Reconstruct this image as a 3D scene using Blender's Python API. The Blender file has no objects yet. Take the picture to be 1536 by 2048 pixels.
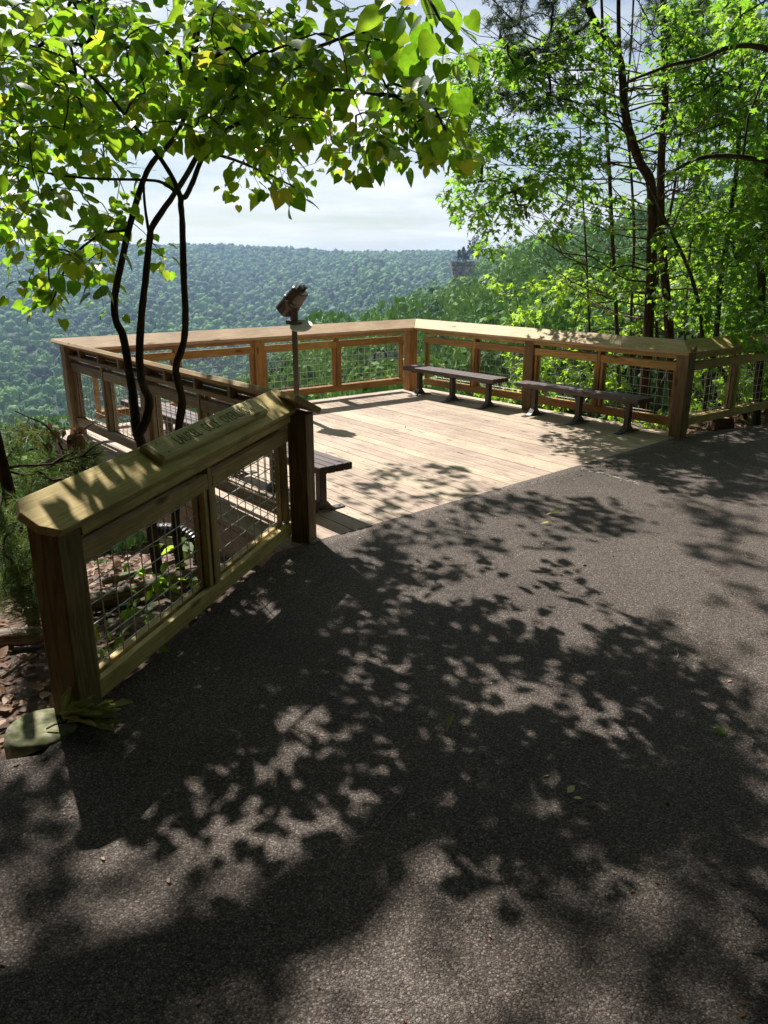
import bpy, math, random
import numpy as np
from mathutils import Vector, Matrix, noise
PI = math.pi
R = math.radians
rng = np.random.default_rng(7)
random.seed(7)
sc = bpy.context.scene
C = sc.collection

# ---------------------------------------------------------------- camera
FPX, PITCH, CAMH = 1545.0, R(17.9), 1.8
cd = bpy.data.cameras.new('camera'); cam = bpy.data.objects.new('camera', cd); C.objects.link(cam)
cam.location = (0, 0, CAMH); cam.rotation_euler = (PI/2 - PITCH, 0, 0)
cd.sensor_fit = 'VERTICAL'; cd.sensor_height = 24; cd.lens = 24*FPX/2048
cd.clip_start = .05; cd.clip_end = 30000
sc.camera = cam

# ---------------------------------------------------------------- light
SUN = np.array([-.404, .748, 1.0]); SUNL = math.hypot(.404, .748)
SUN_EL = math.atan2(1, SUNL)
sd = bpy.data.lights.new('sun', 'SUN'); so = bpy.data.objects.new('sun', sd); C.objects.link(so)
sd.energy = 5.0; sd.angle = R(.53); sd.color = (1, .955, .89)
so.rotation_euler = Vector(SUN).to_track_quat('Z', 'Y').to_euler()
so.location = (-8, 15, 20)
w = bpy.data.worlds.new('World'); sc.world = w; w.use_nodes = True
nt = w.node_tree; N = nt.nodes; L = nt.links; N.clear()
out = N.new('ShaderNodeOutputWorld'); bg = N.new('ShaderNodeBackground'); L.new(bg.outputs[0], out.inputs[0])
sky = N.new('ShaderNodeTexSky'); sky.sky_type = 'NISHITA'; sky.sun_disc = False
sky.sun_elevation = SUN_EL; sky.sun_rotation = math.atan2(SUN[0], SUN[1])
sky.air_density = 1.0; sky.dust_density = .6
tc = N.new('ShaderNodeTexCoord'); sep = N.new('ShaderNodeSeparateXYZ'); L.new(tc.outputs['Generated'], sep.inputs[0])
mx = N.new('ShaderNodeMath'); mx.operation = 'MAXIMUM'; mx.inputs[1].default_value = .0; L.new(sep.outputs[2], mx.inputs[0])
ad = N.new('ShaderNodeMath'); ad.operation = 'ADD'; ad.inputs[1].default_value = .09; L.new(mx.outputs[0], ad.inputs[0])
dv = N.new('ShaderNodeVectorMath'); dv.operation = 'DIVIDE'; L.new(tc.outputs['Generated'], dv.inputs[0])
cb = N.new('ShaderNodeCombineXYZ'); L.new(ad.outputs[0], cb.inputs[0]); L.new(ad.outputs[0], cb.inputs[1]); cb.inputs[2].default_value = 1
L.new(cb.outputs[0], dv.inputs[1])
cn = N.new('ShaderNodeTexNoise'); cn.inputs['Scale'].default_value = .55; cn.inputs['Detail'].default_value = 9; cn.inputs['Roughness'].default_value = .58
mp = N.new('ShaderNodeMapping'); mp.inputs['Location'].default_value = (3.1, 1.7, 0); L.new(dv.outputs[0], mp.inputs[0]); L.new(mp.outputs[0], cn.inputs['Vector'])
rp = N.new('ShaderNodeValToRGB'); L.new(cn.outputs['Fac'], rp.inputs[0])
rp.color_ramp.elements[0].position = .42; rp.color_ramp.elements[0].color = (.08, .08, .08, 1)
rp.color_ramp.elements[1].position = .63; rp.color_ramp.elements[1].color = (1, 1, 1, 1)
cn2 = N.new('ShaderNodeTexNoise'); cn2.inputs['Scale'].default_value = 1.3; cn2.inputs['Detail'].default_value = 8; L.new(mp.outputs[0], cn2.inputs['Vector'])
rp2 = N.new('ShaderNodeValToRGB'); L.new(cn2.outputs['Fac'], rp2.inputs[0])
rp2.color_ramp.elements[0].position = .3; rp2.color_ramp.elements[0].color = (9.6, 10.0, 10.8, 1)
rp2.color_ramp.elements[1].position = .62; rp2.color_ramp.elements[1].color = (11.8, 11.8, 11.9, 1)
ms = N.new('ShaderNodeMix'); ms.data_type = 'RGBA'
L.new(rp.outputs[0], ms.inputs[0]); L.new(sky.outputs[0], ms.inputs[6]); L.new(rp2.outputs[0], ms.inputs[7])
L.new(ms.outputs[2], bg.inputs[0]); bg.inputs[1].default_value = .05
sc.view_settings.view_transform = 'Standard'; sc.view_settings.look = 'None'
sc.view_settings.gamma = 1; sc.view_settings.use_curve_mapping = False
sc.view_settings.exposure = .92
cy = sc.cycles
cy.max_bounces = 8; cy.diffuse_bounces = 3; cy.glossy_bounces = 2; cy.transmission_bounces = 4; cy.transparent_max_bounces = 6
cy.volume_bounces = 0; cy.use_denoising = True; cy.sample_clamp_indirect = 6
cy.use_adaptive_sampling = True; cy.adaptive_threshold = .015

# ---------------------------------------------------------------- helpers
CP, SP = math.cos(PITCH), math.sin(PITCH)
def ray(x, y):
    u = (x-768)/FPX; v = (1024-y)/FPX
    return np.array([u, CP+SP*v, -SP+CP*v])
def at(x, y, Y):            # the point Y metres ahead seen at (x, y) of the 1536 x 2048 photograph
    d = ray(x, y); return np.array([0, 0, CAMH]) + d*(Y/d[1])
def atz(x, y, z=0.):
    d = ray(x, y); return np.array([0, 0, CAMH]) + d*((z-CAMH)/d[2])
def unit(v):
    v = np.array(v, float); return v/max(np.linalg.norm(v), 1e-9)
def V3(*a): return np.array(a, float)
UP = V3(0, 0, 1)

class MB:                   # collects polygons; build() links them as ONE mesh object
    def __init__(s): s.v = []; s.f = []; s.g = []; s.b = []
    def add(s, vs, fs, gs=None, bid=None):
        o = len(s.v); s.v += [tuple(map(float, p)) for p in vs]
        s.f += [tuple(i+o for i in f) for f in fs]
        bid = random.random() if bid is None else bid
        go = (random.random()*40, random.random()*9, random.random()*9)
        gs = vs if gs is None else gs
        s.g += [(g[0]+go[0], g[1]+go[1], g[2]+go[2]) for g in gs]; s.b += [bid]*len(vs)
        return s
    def board(s, p0, p1, wd, width, thick, up=None):   # a plank from p0 to p1, width along wd
        p0, p1 = np.array(p0, float), np.array(p1, float); a = unit(p1-p0)
        wd = np.array(wd, float); wd = unit(wd-a*(wd@a)); td = np.cross(a, wd); l = np.linalg.norm(p1-p0)
        vs, gs = [], []
        for x in (0, 1):
            for (j, k) in ((-1, -1), (1, -1), (1, 1), (-1, 1)):
                vs.append((p1 if x else p0) + wd*j*width/2 + td*k*thick/2); gs.append((x*l, j*width/2, k*thick/2))
        return s.add(vs, [(3, 2, 1, 0), (4, 5, 6, 7), (0, 1, 5, 4), (1, 2, 6, 5), (2, 3, 7, 6), (3, 0, 4, 7)], gs)
    def prism(s, poly, ext, origin, ux, uy, along=0):      # polygon in (ux,uy) extruded by vector ext; along picks the grain axis 0/1/2
        ext = np.array(ext, float); origin = np.array(origin, float); n = len(poly); h = np.linalg.norm(ext)
        vs, gs = [], []
        for k in (0, 1):
            for (a, b) in poly:
                vs.append(origin + np.array(ux)*a + np.array(uy)*b + ext*k)
                g = (a, b, h*k); gs.append((g[along], g[(along+1) % 3], g[(along+2) % 3]))
        fs = [tuple(range(n-1, -1, -1)), tuple(range(n, 2*n))]
        fs += [(i, (i+1) % n, n+(i+1) % n, n+i) for i in range(n)]
        return s.add(vs, fs, gs)
    def tube(s, pts, rad, n=8, cap=True, wob=0.):
        pts = [np.array(p, float) for p in pts]; m = len(pts)
        if np.isscalar(rad): rad = [rad]*m
        t = unit(pts[1]-pts[0]); u = unit(np.cross(t, (.3, .9, .2))); vs, gs = [], []; dist = 0
        for i, p in enumerate(pts):
            t = unit(pts[min(i+1, m-1)]-pts[max(i-1, 0)]); u = unit(u-t*(u@t)); v = np.cross(t, u)
            if i: dist += np.linalg.norm(p-pts[i-1])
            for k in range(n):
                a = 2*PI*k/n; r = rad[i]*(1+wob*random.uniform(-1, 1))
                vs.append(p+(u*math.cos(a)+v*math.sin(a))*r); gs.append((dist, math.cos(a)*rad[i], math.sin(a)*rad[i]))
        fs = [(i*n+k, i*n+(k+1) % n, (i+1)*n+(k+1) % n, (i+1)*n+k) for i in range(m-1) for k in range(n)]
        if cap: fs += [tuple(range(n-1, -1, -1)), tuple(range((m-1)*n, m*n))]
        return s.add(vs, fs, gs)
    def lathe(s, prof, c, axis=UP, n=20):                  # prof: (r, h)
        axis = unit(axis); u = unit(np.cross(axis, (.31, .9, .17))); v = np.cross(axis, u); c = np.array(c, float); m = len(prof)
        vs = [c+axis*h+(u*math.cos(2*PI*k/n)+v*math.sin(2*PI*k/n))*r for (r, h) in prof for k in range(n)]
        fs = [(i*n+k, i*n+(k+1) % n, (i+1)*n+(k+1) % n, (i+1)*n+k) for i in range(m-1) for k in range(n)]
        fs += [tuple(range(n-1, -1, -1)), tuple(range((m-1)*n, m*n))]
        return s.add(vs, fs)
    def build(s, name, mat, parent=None, smooth=False, bevel=0.):
        me = bpy.data.meshes.new(name); o = bpy.data.objects.new(name, me); C.objects.link(o)
        v = np.array(s.v, np.float32)
        org = np.array(parent['org']) if parent is not None and 'org' in parent else np.zeros(3)
        me.from_pydata((v-org).tolist(), [], s.f)
        a = me.attributes.new('grain', 'FLOAT_VECTOR', 'POINT'); a.data.foreach_set('vector', np.array(s.g, np.float32).ravel())
        a = me.attributes.new('bid', 'FLOAT', 'POINT'); a.data.foreach_set('value', np.array(s.b, np.float32))
        me.materials.append(mat)
        if smooth: me.polygons.foreach_set('use_smooth', [True]*len(me.polygons))
        if bevel:
            m = o.modifiers.new('edge', 'BEVEL'); m.width = bevel; m.segments = 2; m.limit_method = 'ANGLE'; m.angle_limit = R(40); m.harden_normals = False
        if parent is not None: o.parent = parent
        return o

def fast(name, V, F, mat, parent=None, rnd=None, smooth=False):     # big numpy mesh, F (n,k) uniform polygons
    me = bpy.data.meshes.new(name); V = np.asarray(V, np.float32); F = np.asarray(F, np.int32)
    org = np.array(parent['org'], np.float32) if parent is not None and 'org' in parent else 0
    V = V-org
    n, k = F.shape
    me.vertices.add(len(V)); me.vertices.foreach_set('co', V.ravel())
    me.loops.add(n*k); me.loops.foreach_set('vertex_index', F.ravel())
    me.polygons.add(n); me.polygons.foreach_set('loop_start', np.arange(0, n*k, k, dtype=np.int32)); me.polygons.foreach_set('loop_total', np.full(n, k, np.int32))
    if smooth: me.polygons.foreach_set('use_smooth', np.ones(n, bool))
    me.update(calc_edges=True)
    if rnd is not None:
        a = me.attributes.new('rnd', 'FLOAT', 'POINT'); a.data.foreach_set('value', np.asarray(rnd, np.float32))
    me.materials.append(mat)
    o = bpy.data.objects.new(name, me); C.objects.link(o)
    if parent is not None: o.parent = parent
    return o

def tag(o, label, cat, group=None, kind=None):
    o['label'] = label; o['category'] = cat
    if group: o['group'] = group
    if kind: o['kind'] = kind
    return o
def thing(name, label, cat, loc=(0, 0, 0), group=None):
    o = bpy.data.objects.new(name, None); C.objects.link(o); o.location = tuple(map(float, loc)); o['org'] = [float(x) for x in loc]
    o.empty_display_size = .1
    return tag(o, label, cat, group)

def frames(n, tip, up, roll=0.):
    """rotation matrices (n,3,3): columns = (side, tip, normal)"""
    tip = tip/np.linalg.norm(tip, axis=1, keepdims=True)
    side = np.cross(tip, up); side /= np.maximum(np.linalg.norm(side, axis=1, keepdims=True), 1e-6)
    nor = np.cross(side, tip)
    return np.stack([side, tip, nor], axis=2)
def scatter(TV, TF, pos, rot, scl, rn=None):
    n = len(pos); k = len(TV)
    V = np.einsum('nij,kj->nki', rot, TV)*scl[:, None, None] + pos[:, None, :]
    F = (TF[None]+(np.arange(n)*k)[:, None, None]).reshape(-1, TF.shape[1])
    r = np.repeat(rng.random(n) if rn is None else rn, k)
    return V.reshape(-1, 3), F, r
def join(parts):
    Vs, Fs, Rs = [], [], []; o = 0
    for V, F, r in parts:
        Vs.append(V); Fs.append(F+o); Rs.append(r); o += len(V)
    return np.concatenate(Vs), np.concatenate(Fs), np.concatenate(Rs)

# ---------------------------------------------------------------- materials
def mat(name):
    m = bpy.data.materials.new(name); m.use_nodes = True
    return m, m.node_tree.nodes, m.node_tree.links, m.node_tree.nodes['Principled BSDF']
def ramp(N, pts, interp='LINEAR'):
    r = N.new('ShaderNodeValToRGB'); cr = r.color_ramp; cr.interpolation = interp
    while len(cr.elements) < len(pts): cr.elements.new(.5)
    for e, (p, c) in zip(cr.elements, pts): e.position = p; e.color = (*c, 1)
    return r
def plain(name, col, rough=.6, metal=0., var=.25, scale=30, bump=.0, spec=.5):
    m, N, L, b = mat(name)
    t = N.new('ShaderNodeTexCoord'); n = N.new('ShaderNodeTexNoise'); n.inputs['Scale'].default_value = scale; n.inputs['Detail'].default_value = 6
    L.new(t.outputs['Object'], n.inputs['Vector'])
    r = ramp(N, [(.3, [c*(1-var) for c in col]), (.7, [min(1, c*(1+var)) for c in col])]); L.new(n.outputs['Fac'], r.inputs[0]); L.new(r.outputs[0], b.inputs['Base Color'])
    b.inputs['Roughness'].default_value = rough; b.inputs['Metallic'].default_value = metal; b.inputs['Specular IOR Level'].default_value = spec
    if bump:
        bp = N.new('ShaderNodeBump'); bp.inputs['Strength'].default_value = bump; bp.inputs['Distance'].default_value = .01; L.new(n.outputs['Fac'], bp.inputs['Height']); L.new(bp.outputs[0], b.inputs['Normal'])
    return m
def wood(name, light, dark, rough=.72, knots=True, stain=None, vary=.28):
    m, N, L, b = mat(name)
    g = N.new('ShaderNodeAttribute'); g.attribute_name = 'grain'
    bi = N.new('ShaderNodeAttribute'); bi.attribute_name = 'bid'
    mp = N.new('ShaderNodeMapping'); mp.inputs['Scale'].default_value = (.9, 13, 13); L.new(g.outputs['Vector'], mp.inputs[0])
    n1 = N.new('ShaderNodeTexNoise'); n1.inputs['Scale'].default_value = 1.6; n1.inputs['Detail'].default_value = 4; n1.inputs['Distortion'].default_value = .7; L.new(mp.outputs[0], n1.inputs['Vector'])
    wv = N.new('ShaderNodeMath'); wv.operation = 'MULTIPLY'; wv.inputs[1].default_value = 34; L.new(n1.outputs['Fac'], wv.inputs[0])
    sn = N.new('ShaderNodeMath'); sn.operation = 'SINE'; L.new(wv.outputs[0], sn.inputs[0])
    rm = N.new('ShaderNodeMapRange'); rm.inputs[1].default_value = -1; rm.inputs[2].default_value = 1; L.new(sn.outputs[0], rm.inputs[0])
    mp2 = N.new('ShaderNodeMapping'); mp2.inputs['Scale'].default_value = (4, 190, 190); L.new(g.outputs['Vector'], mp2.inputs[0])
    n2 = N.new('ShaderNodeTexNoise'); n2.inputs['Scale'].default_value = 1; n2.inputs['Detail'].default_value = 3; L.new(mp2.outputs[0], n2.inputs['Vector'])
    mm = N.new('ShaderNodeMix'); mm.inputs[0].default_value = .45; L.new(rm.outputs[0], mm.inputs[2]); L.new(n2.outputs['Fac'], mm.inputs[3])
    mid = [(a+c)/2 for a, c in zip(light, dark)]
    r = ramp(N, [(.12, dark), (.5, mid), (.85, light)]); L.new(mm.outputs[0], r.inputs[0])
    col = r.outputs[0]
    if knots:
        mk = N.new('ShaderNodeMapping'); mk.inputs['Scale'].default_value = (2.2, 7, 7); L.new(g.outputs['Vector'], mk.inputs[0])
        vo = N.new('ShaderNodeTexVoronoi'); vo.inputs['Scale'].default_value = .9; L.new(mk.outputs[0], vo.inputs['Vector'])
        kr = ramp(N, [(.0, (1, 1, 1)), (.075, (.7, .7, .7)), (.14, (0, 0, 0))]); L.new(vo.outputs['Distance'], kr.inputs[0])
        mxk = N.new('ShaderNodeMix'); mxk.data_type = 'RGBA'; L.new(kr.outputs[0], mxk.inputs[0]); L.new(col, mxk.inputs[6]); mxk.inputs[7].default_value = (dark[0]*.3, dark[1]*.24, dark[2]*.2, 1); col = mxk.outputs[2]
    if stain:
        t = N.new('ShaderNodeTexCoord'); ns = N.new('ShaderNodeTexNoise'); ns.inputs['Scale'].default_value = 5; ns.inputs['Detail'].default_value = 5; L.new(t.outputs['Object'], ns.inputs['Vector'])
        sr = ramp(N, [(.45, (0, 0, 0)), (.72, (1, 1, 1))]); L.new(ns.outputs['Fac'], sr.inputs[0])
        mxs = N.new('ShaderNodeMix'); mxs.data_type = 'RGBA'; L.new(sr.outputs[0], mxs.inputs[0]); L.new(col, mxs.inputs[6]); mxs.inputs[7].default_value = (*stain, 1); col = mxs.outputs[2]
    tw_ = N.new('ShaderNodeTexCoord'); nw = N.new('ShaderNodeTexNoise'); nw.inputs['Scale'].default_value = 1.7; nw.inputs['Detail'].default_value = 8; nw.inputs['Roughness'].default_value = .65; L.new(tw_.outputs['Object'], nw.inputs['Vector'])
    rw = ramp(N, [(.30, (.74, .72, .70)), (.55, (1, 1, 1)), (.75, (1.08, 1.07, 1.06))]); L.new(nw.outputs['Fac'], rw.inputs[0])
    mw_ = N.new('ShaderNodeMix'); mw_.data_type = 'RGBA'; mw_.blend_type = 'MULTIPLY'; mw_.inputs[0].default_value = 1; L.new(col, mw_.inputs[6]); L.new(rw.outputs[0], mw_.inputs[7]); col = mw_.outputs[2]
    hs = N.new('ShaderNodeHueSaturation'); L.new(col, hs.inputs['Color'])
    vr = N.new('ShaderNodeMapRange'); vr.inputs[3].default_value = 1-vary; vr.inputs[4].default_value = 1+vary; L.new(bi.outputs['Fac'], vr.inputs[0]); L.new(vr.outputs[0], hs.inputs['Value'])
    hr = N.new('ShaderNodeMapRange'); hr.inputs[3].default_value = .485; hr.inputs[4].default_value = .512; L.new(bi.outputs['Fac'], hr.inputs[0]); L.new(hr.outputs[0], hs.inputs['Hue'])
    L.new(hs.outputs[0], b.inputs['Base Color'])
    b.inputs['Roughness'].default_value = rough; b.inputs['Specular IOR Level'].default_value = .3
    bp = N.new('ShaderNodeBump'); bp.inputs['Strength'].default_value = .25; bp.inputs['Distance'].default_value = .002; L.new(mm.outputs[0], bp.inputs['Height']); L.new(bp.outputs[0], b.inputs['Normal'])
    return m
def leafmat(name, cols, trans, tfac=.5, rough=.45, spec=.35, attr='rnd', mottle=0):
    """cols: reflectance ramp over the per-leaf random; trans: transmitted-light ramp"""
    m, N, L, b = mat(name); o = N['Material Output']
    a = N.new('ShaderNodeAttribute'); a.attribute_name = attr
    fac = a.outputs['Fac']
    if mottle:      # blotches and faint veins across each blade
        tq = N.new('ShaderNodeTexCoord'); nq = N.new('ShaderNodeTexNoise'); nq.inputs['Scale'].default_value = mottle; nq.inputs['Detail'].default_value = 5; nq.inputs['Roughness'].default_value = .7; L.new(tq.outputs['Object'], nq.inputs['Vector'])
        mq = N.new('ShaderNodeMapRange'); mq.inputs[1].default_value = .3; mq.inputs[2].default_value = .7; mq.inputs[3].default_value = -.26; mq.inputs[4].default_value = .26; L.new(nq.outputs['Fac'], mq.inputs[0])
        aq = N.new('ShaderNodeMath'); aq.operation = 'ADD'; aq.use_clamp = True; L.new(a.outputs['Fac'], aq.inputs[0]); L.new(mq.outputs[0], aq.inputs[1]); fac = aq.outputs[0]
    k = len(cols); r = ramp(N, [(i/max(k-1, 1), c) for i, c in enumerate(cols)]); L.new(fac, r.inputs[0])
    r2 = ramp(N, [(i/max(len(trans)-1, 1), c) for i, c in enumerate(trans)]); L.new(fac, r2.inputs[0])
    L.new(r.outputs[0], b.inputs['Base Color']); b.inputs['Roughness'].default_value = rough; b.inputs['Specular IOR Level'].default_value = spec
    tr = N.new('ShaderNodeBsdfTranslucent'); L.new(r2.outputs[0], tr.inputs['Color'])
    mix = N.new('ShaderNodeMixShader'); mix.inputs[0].default_value = tfac; L.new(b.outputs[0], mix.inputs[1]); L.new(tr.outputs[0], mix.inputs[2]); L.new(mix.outputs[0], o.inputs['Surface'])
    return m
def bark(name, light, dark, sx=3, sy=26, bump=.6):
    m, N, L, b = mat(name)
    g = N.new('ShaderNodeAttribute'); g.attribute_name = 'grain'
    mp = N.new('ShaderNodeMapping'); mp.inputs['Scale'].default_value = (sx, sy, sy); L.new(g.outputs['Vector'], mp.inputs[0])
    n = N.new('ShaderNodeTexNoise'); n.inputs['Scale'].default_value = 2; n.inputs['Detail'].default_value = 7; n.inputs['Distortion'].default_value = .5; L.new(mp.outputs[0], n.inputs['Vector'])
    r = ramp(N, [(.32, dark), (.66, light)]); L.new(n.outputs['Fac'], r.inputs[0]); L.new(r.outputs[0], b.inputs['Base Color'])
    b.inputs['Roughness'].default_value = .9; b.inputs['Specular IOR Level'].default_value = .2
    bp = N.new('ShaderNodeBump'); bp.inputs['Strength'].default_value = bump; bp.inputs['Distance'].default_value = .01; L.new(n.outputs['Fac'], bp.inputs['Height']); L.new(bp.outputs[0], b.inputs['Normal'])
    return m

M = {}
M['deck'] = wood('deck_pine', (.47, .375, .285), (.325, .25, .182), vary=.12)
M['warm'] = wood('warm_bounce_pine', (.55, .31, .12), (.34, .175, .06), vary=.2)  # railing pine with warm light bounced off the deck put into its colour
M['cap'] = wood('cap_pine', (.58, .43, .28), (.44, .31, .185), vary=.1)
M['green'] = wood('treated_pine', (.64, .475, .225), (.43, .31, .125), vary=.15, stain=(.42, .315, .13))
M['grey'] = wood('weathered_pine', (.42, .33, .225), (.25, .18, .115), vary=.22)
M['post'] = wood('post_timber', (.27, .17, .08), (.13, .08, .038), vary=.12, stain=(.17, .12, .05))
M['postlit'] = wood('post_timber_lit', (.30, .195, .105), (.17, .10, .05), vary=.1)  # same post timber in a lit tone: sunlight put into the colour
M['sign'] = wood('sign_pine', (.66, .54, .29), (.46, .37, .18), vary=.04)
M['letters'] = plain('faded_green_paint', (.12, .15, .06), .8, var=.45, scale=60)
M['wire'] = plain('galvanised_wire', (.50, .49, .46), .45, .35, var=.2)
M['bolt'] = plain('zinc_bolt', (.28, .28, .26), .5, .8, var=.3)
M['bench'] = wood('recycled_plastic', (.115, .08, .075), (.07, .047, .044), rough=.55, knots=False, vary=.1)
M['iron'] = plain('brown_powder_coat', (.035, .025, .022), .4, .2, var=.2, spec=.5)
M['plate'] = plain('steel_foot_plate', (.055, .047, .043), .5, .2, var=.4)
M['viewer'] = plain('viewer_paint', (.06, .045, .035), .35, .3, var=.2, spec=.6)
M['black'] = plain('black_rubber', (.012, .012, .013), .5, var=.2)
M['white'] = plain('white_plate', (.62, .60, .64), .5, var=.04)
M['pipe'] = plain('black_plastic_pipe', (.01, .01, .011), .4, var=.2)
M['redbark'] = bark('redbud_bark', (.10, .076, .056), (.026, .020, .015))
M['pinebark'] = bark('pine_bark', (.11, .062, .043), (.026, .017, .013), 5, 16, .9)
M['maplebark'] = bark('maple_bark', (.10, .085, .06), (.03, .025, .018))
M['deadbark'] = bark('dead_wood', (.34, .28, .22), (.10, .075, .055), 3, 30)
M['redbud'] = leafmat('redbud_leaf', [(.022, .065, .014), (.035, .095, .018), (.05, .12, .02), (.07, .14, .022), (.10, .15, .02)], [(.16, .40, .02), (.28, .56, .02), (.40, .67, .03), (.52, .75, .04), (.74, .72, .06)], .5, .38, .45, mottle=38)
M['maple'] = leafmat('maple_leaf', [(.025, .075, .018), (.04, .11, .022), (.06, .14, .028)], [(.16, .40, .03), (.33, .62, .045), (.51, .77, .065)], .52, .5, .35, mottle=30)
M['shrub'] = leafmat('shrub_leaf', [(.05, .10, .02), (.08, .15, .03), (.10, .17, .035)], [(.30, .58, .03), (.48, .76, .05), (.62, .86, .08)], .5, .5, .3)
M['needle'] = leafmat('pine_needle', [(.045, .085, .03), (.07, .12, .04), (.11, .14, .06)], [(.12, .22, .03), (.2, .3, .05), (.25, .3, .08)], .3, .5, .3)
M['darkneedle'] = leafmat('cliff_pine_needle', [(.02, .04, .022), (.03, .055, .03), (.04, .065, .035)], [(.05, .1, .03), (.08, .14, .04)], .25, .6, .2)
M['dryleaf'] = leafmat('dry_leaf', [(.06, .028, .014), (.17, .085, .045), (.27, .15, .085), (.38, .26, .17)], [(.2, .1, .04), (.35, .2, .1)], .18, .6, .3)
M['paleleaf'] = leafmat('wilted_leaf', [(.40, .40, .15), (.54, .52, .21), (.64, .60, .28)], [(.3, .32, .06), (.4, .4, .1)], .22, .5, .3)
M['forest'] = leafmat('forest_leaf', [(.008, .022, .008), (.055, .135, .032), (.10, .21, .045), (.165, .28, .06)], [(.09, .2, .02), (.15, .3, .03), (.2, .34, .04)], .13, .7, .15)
M['rock'] = plain('sandstone', (.18, .148, .13), .9, var=.8, scale=.7, bump=.6)
M['wood_cut'] = plain('cut_wood', (.40, .26, .15), .8, var=.4, scale=40)

def asphalt_mat():
    m, N, L, b = mat('asphalt')
    t = N.new('ShaderNodeTexCoord')
    v1 = N.new('ShaderNodeTexVoronoi'); v1.inputs['Scale'].default_value = 150; v1.inputs['Randomness'].default_value = 1; L.new(t.outputs['Object'], v1.inputs['Vector'])
    v2 = N.new('ShaderNodeTexVoronoi'); v2.inputs['Scale'].default_value = 260; L.new(t.outputs['Object'], v2.inputs['Vector'])
    sp = N.new('ShaderNodeSeparateColor'); L.new(v1.outputs['Color'], sp.inputs[0])
    r1 = ramp(N, [(0, (.080, .066, .058)), (.55, (.136, .114, .100)), (.88, (.20, .17, .15)), (1, (.29, .255, .225))]); L.new(sp.outputs[0], r1.inputs[0])
    e1 = ramp(N, [(.0, (1, 1, 1)), (.35, (.85, .85, .85)), (.75, (.25, .24, .23))]); L.new(v1.outputs['Distance'], e1.inputs[0])
    mu = N.new('ShaderNodeMix'); mu.data_type = 'RGBA'; mu.blend_type = 'MULTIPLY'; mu.inputs[0].default_value = .8; L.new(r1.outputs[0], mu.inputs[6]); L.new(e1.outputs[0], mu.inputs[7])
    n = N.new('ShaderNodeTexNoise'); n.inputs['Scale'].default_value = .9; n.inputs['Detail'].default_value = 7; n.inputs['Roughness'].default_value = .65; L.new(t.outputs['Object'], n.inputs['Vector'])
    r2 = ramp(N, [(.32, (.74, .73, .73)), (.68, (1.22, 1.2, 1.17))]); L.new(n.outputs['Fac'], r2.inputs[0])
    mu2 = N.new('ShaderNodeMix'); mu2.data_type = 'RGBA'; mu2.blend_type = 'MULTIPLY'; mu2.inputs[0].default_value = 1; L.new(mu.outputs[2], mu2.inputs[6]); L.new(r2.outputs[0], mu2.inputs[7])
    L.new(mu2.outputs[2], b.inputs['Base Color']); b.inputs['Roughness'].default_value = .72; b.inputs['Specular IOR Level'].default_value = .12
    s1 = N.new('ShaderNodeMath'); s1.operation = 'ADD'; L.new(v1.outputs['Distance'], s1.inputs[0]); L.new(v2.outputs['Distance'], s1.inputs[1])
    bp = N.new('ShaderNodeBump'); bp.invert = True; bp.inputs['Strength'].default_value = .75; bp.inputs['Distance'].default_value = .004; L.new(s1.outputs[0], bp.inputs['Height']); L.new(bp.outputs[0], b.inputs['Normal'])
    return m
M['asphalt'] = asphalt_mat()
def soil_mat():
    m, N, L, b = mat('forest_floor')
    t = N.new('ShaderNodeTexCoord')
    n = N.new('ShaderNodeTexNoise'); n.inputs['Scale'].default_value = 9; n.inputs['Detail'].default_value = 9; L.new(t.outputs['Object'], n.inputs['Vector'])
    r = ramp(N, [(.3, (.025, .018, .013)), (.52, (.075, .045, .03)), (.75, (.16, .105, .075))]); L.new(n.outputs['Fac'], r.inputs[0])
    # far from here the floor lies under a closed wood: green
    ge = N.new('ShaderNodeVectorMath'); ge.operation = 'LENGTH'; L.new(t.outputs['Object'], ge.inputs[0])
    mr = N.new('ShaderNodeMapRange'); mr.inputs[1].default_value = 14; mr.inputs[2].default_value = 40; L.new(ge.outputs['Value'], mr.inputs[0])
    mx = N.new('ShaderNodeMix'); mx.data_type = 'RGBA'; L.new(mr.outputs[0], mx.inputs[0]); L.new(r.outputs[0], mx.inputs[6]); mx.inputs[7].default_value = (.018, .04, .013, 1)
    L.new(mx.outputs[2], b.inputs['Base Color']); b.inputs['Roughness'].default_value = .95
    bp = N.new('ShaderNodeBump'); bp.inputs['Strength'].default_value = .7; bp.inputs['Distance'].default_value = .03; L.new(n.outputs['Fac'], bp.inputs['Height']); L.new(bp.outputs[0], b.inputs['Normal'])
    return m
M['soil'] = soil_mat()
def concrete_mat():
    m, N, L, b = mat('mossy_concrete')
    t = N.new('ShaderNodeTexCoord'); n = N.new('ShaderNodeTexNoise'); n.inputs['Scale'].default_value = 16; n.inputs['Detail'].default_value = 8; L.new(t.outputs['Object'], n.inputs['Vector'])
    r = ramp(N, [(.36, (.09, .11, .04)), (.52, (.19, .19, .10)), (.72, (.38, .35, .28))]); L.new(n.outputs['Fac'], r.inputs[0]); L.new(r.outputs[0], b.inputs['Base Color']); b.inputs['Roughness'].default_value = .95
    bp = N.new('ShaderNodeBump'); bp.inputs['Strength'].default_value = .8; bp.inputs['Distance'].default_value = .008; L.new(n.outputs['Fac'], bp.inputs['Height']); L.new(bp.outputs[0], b.inputs['Normal'])
    return m
M['concrete'] = concrete_mat()

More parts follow.
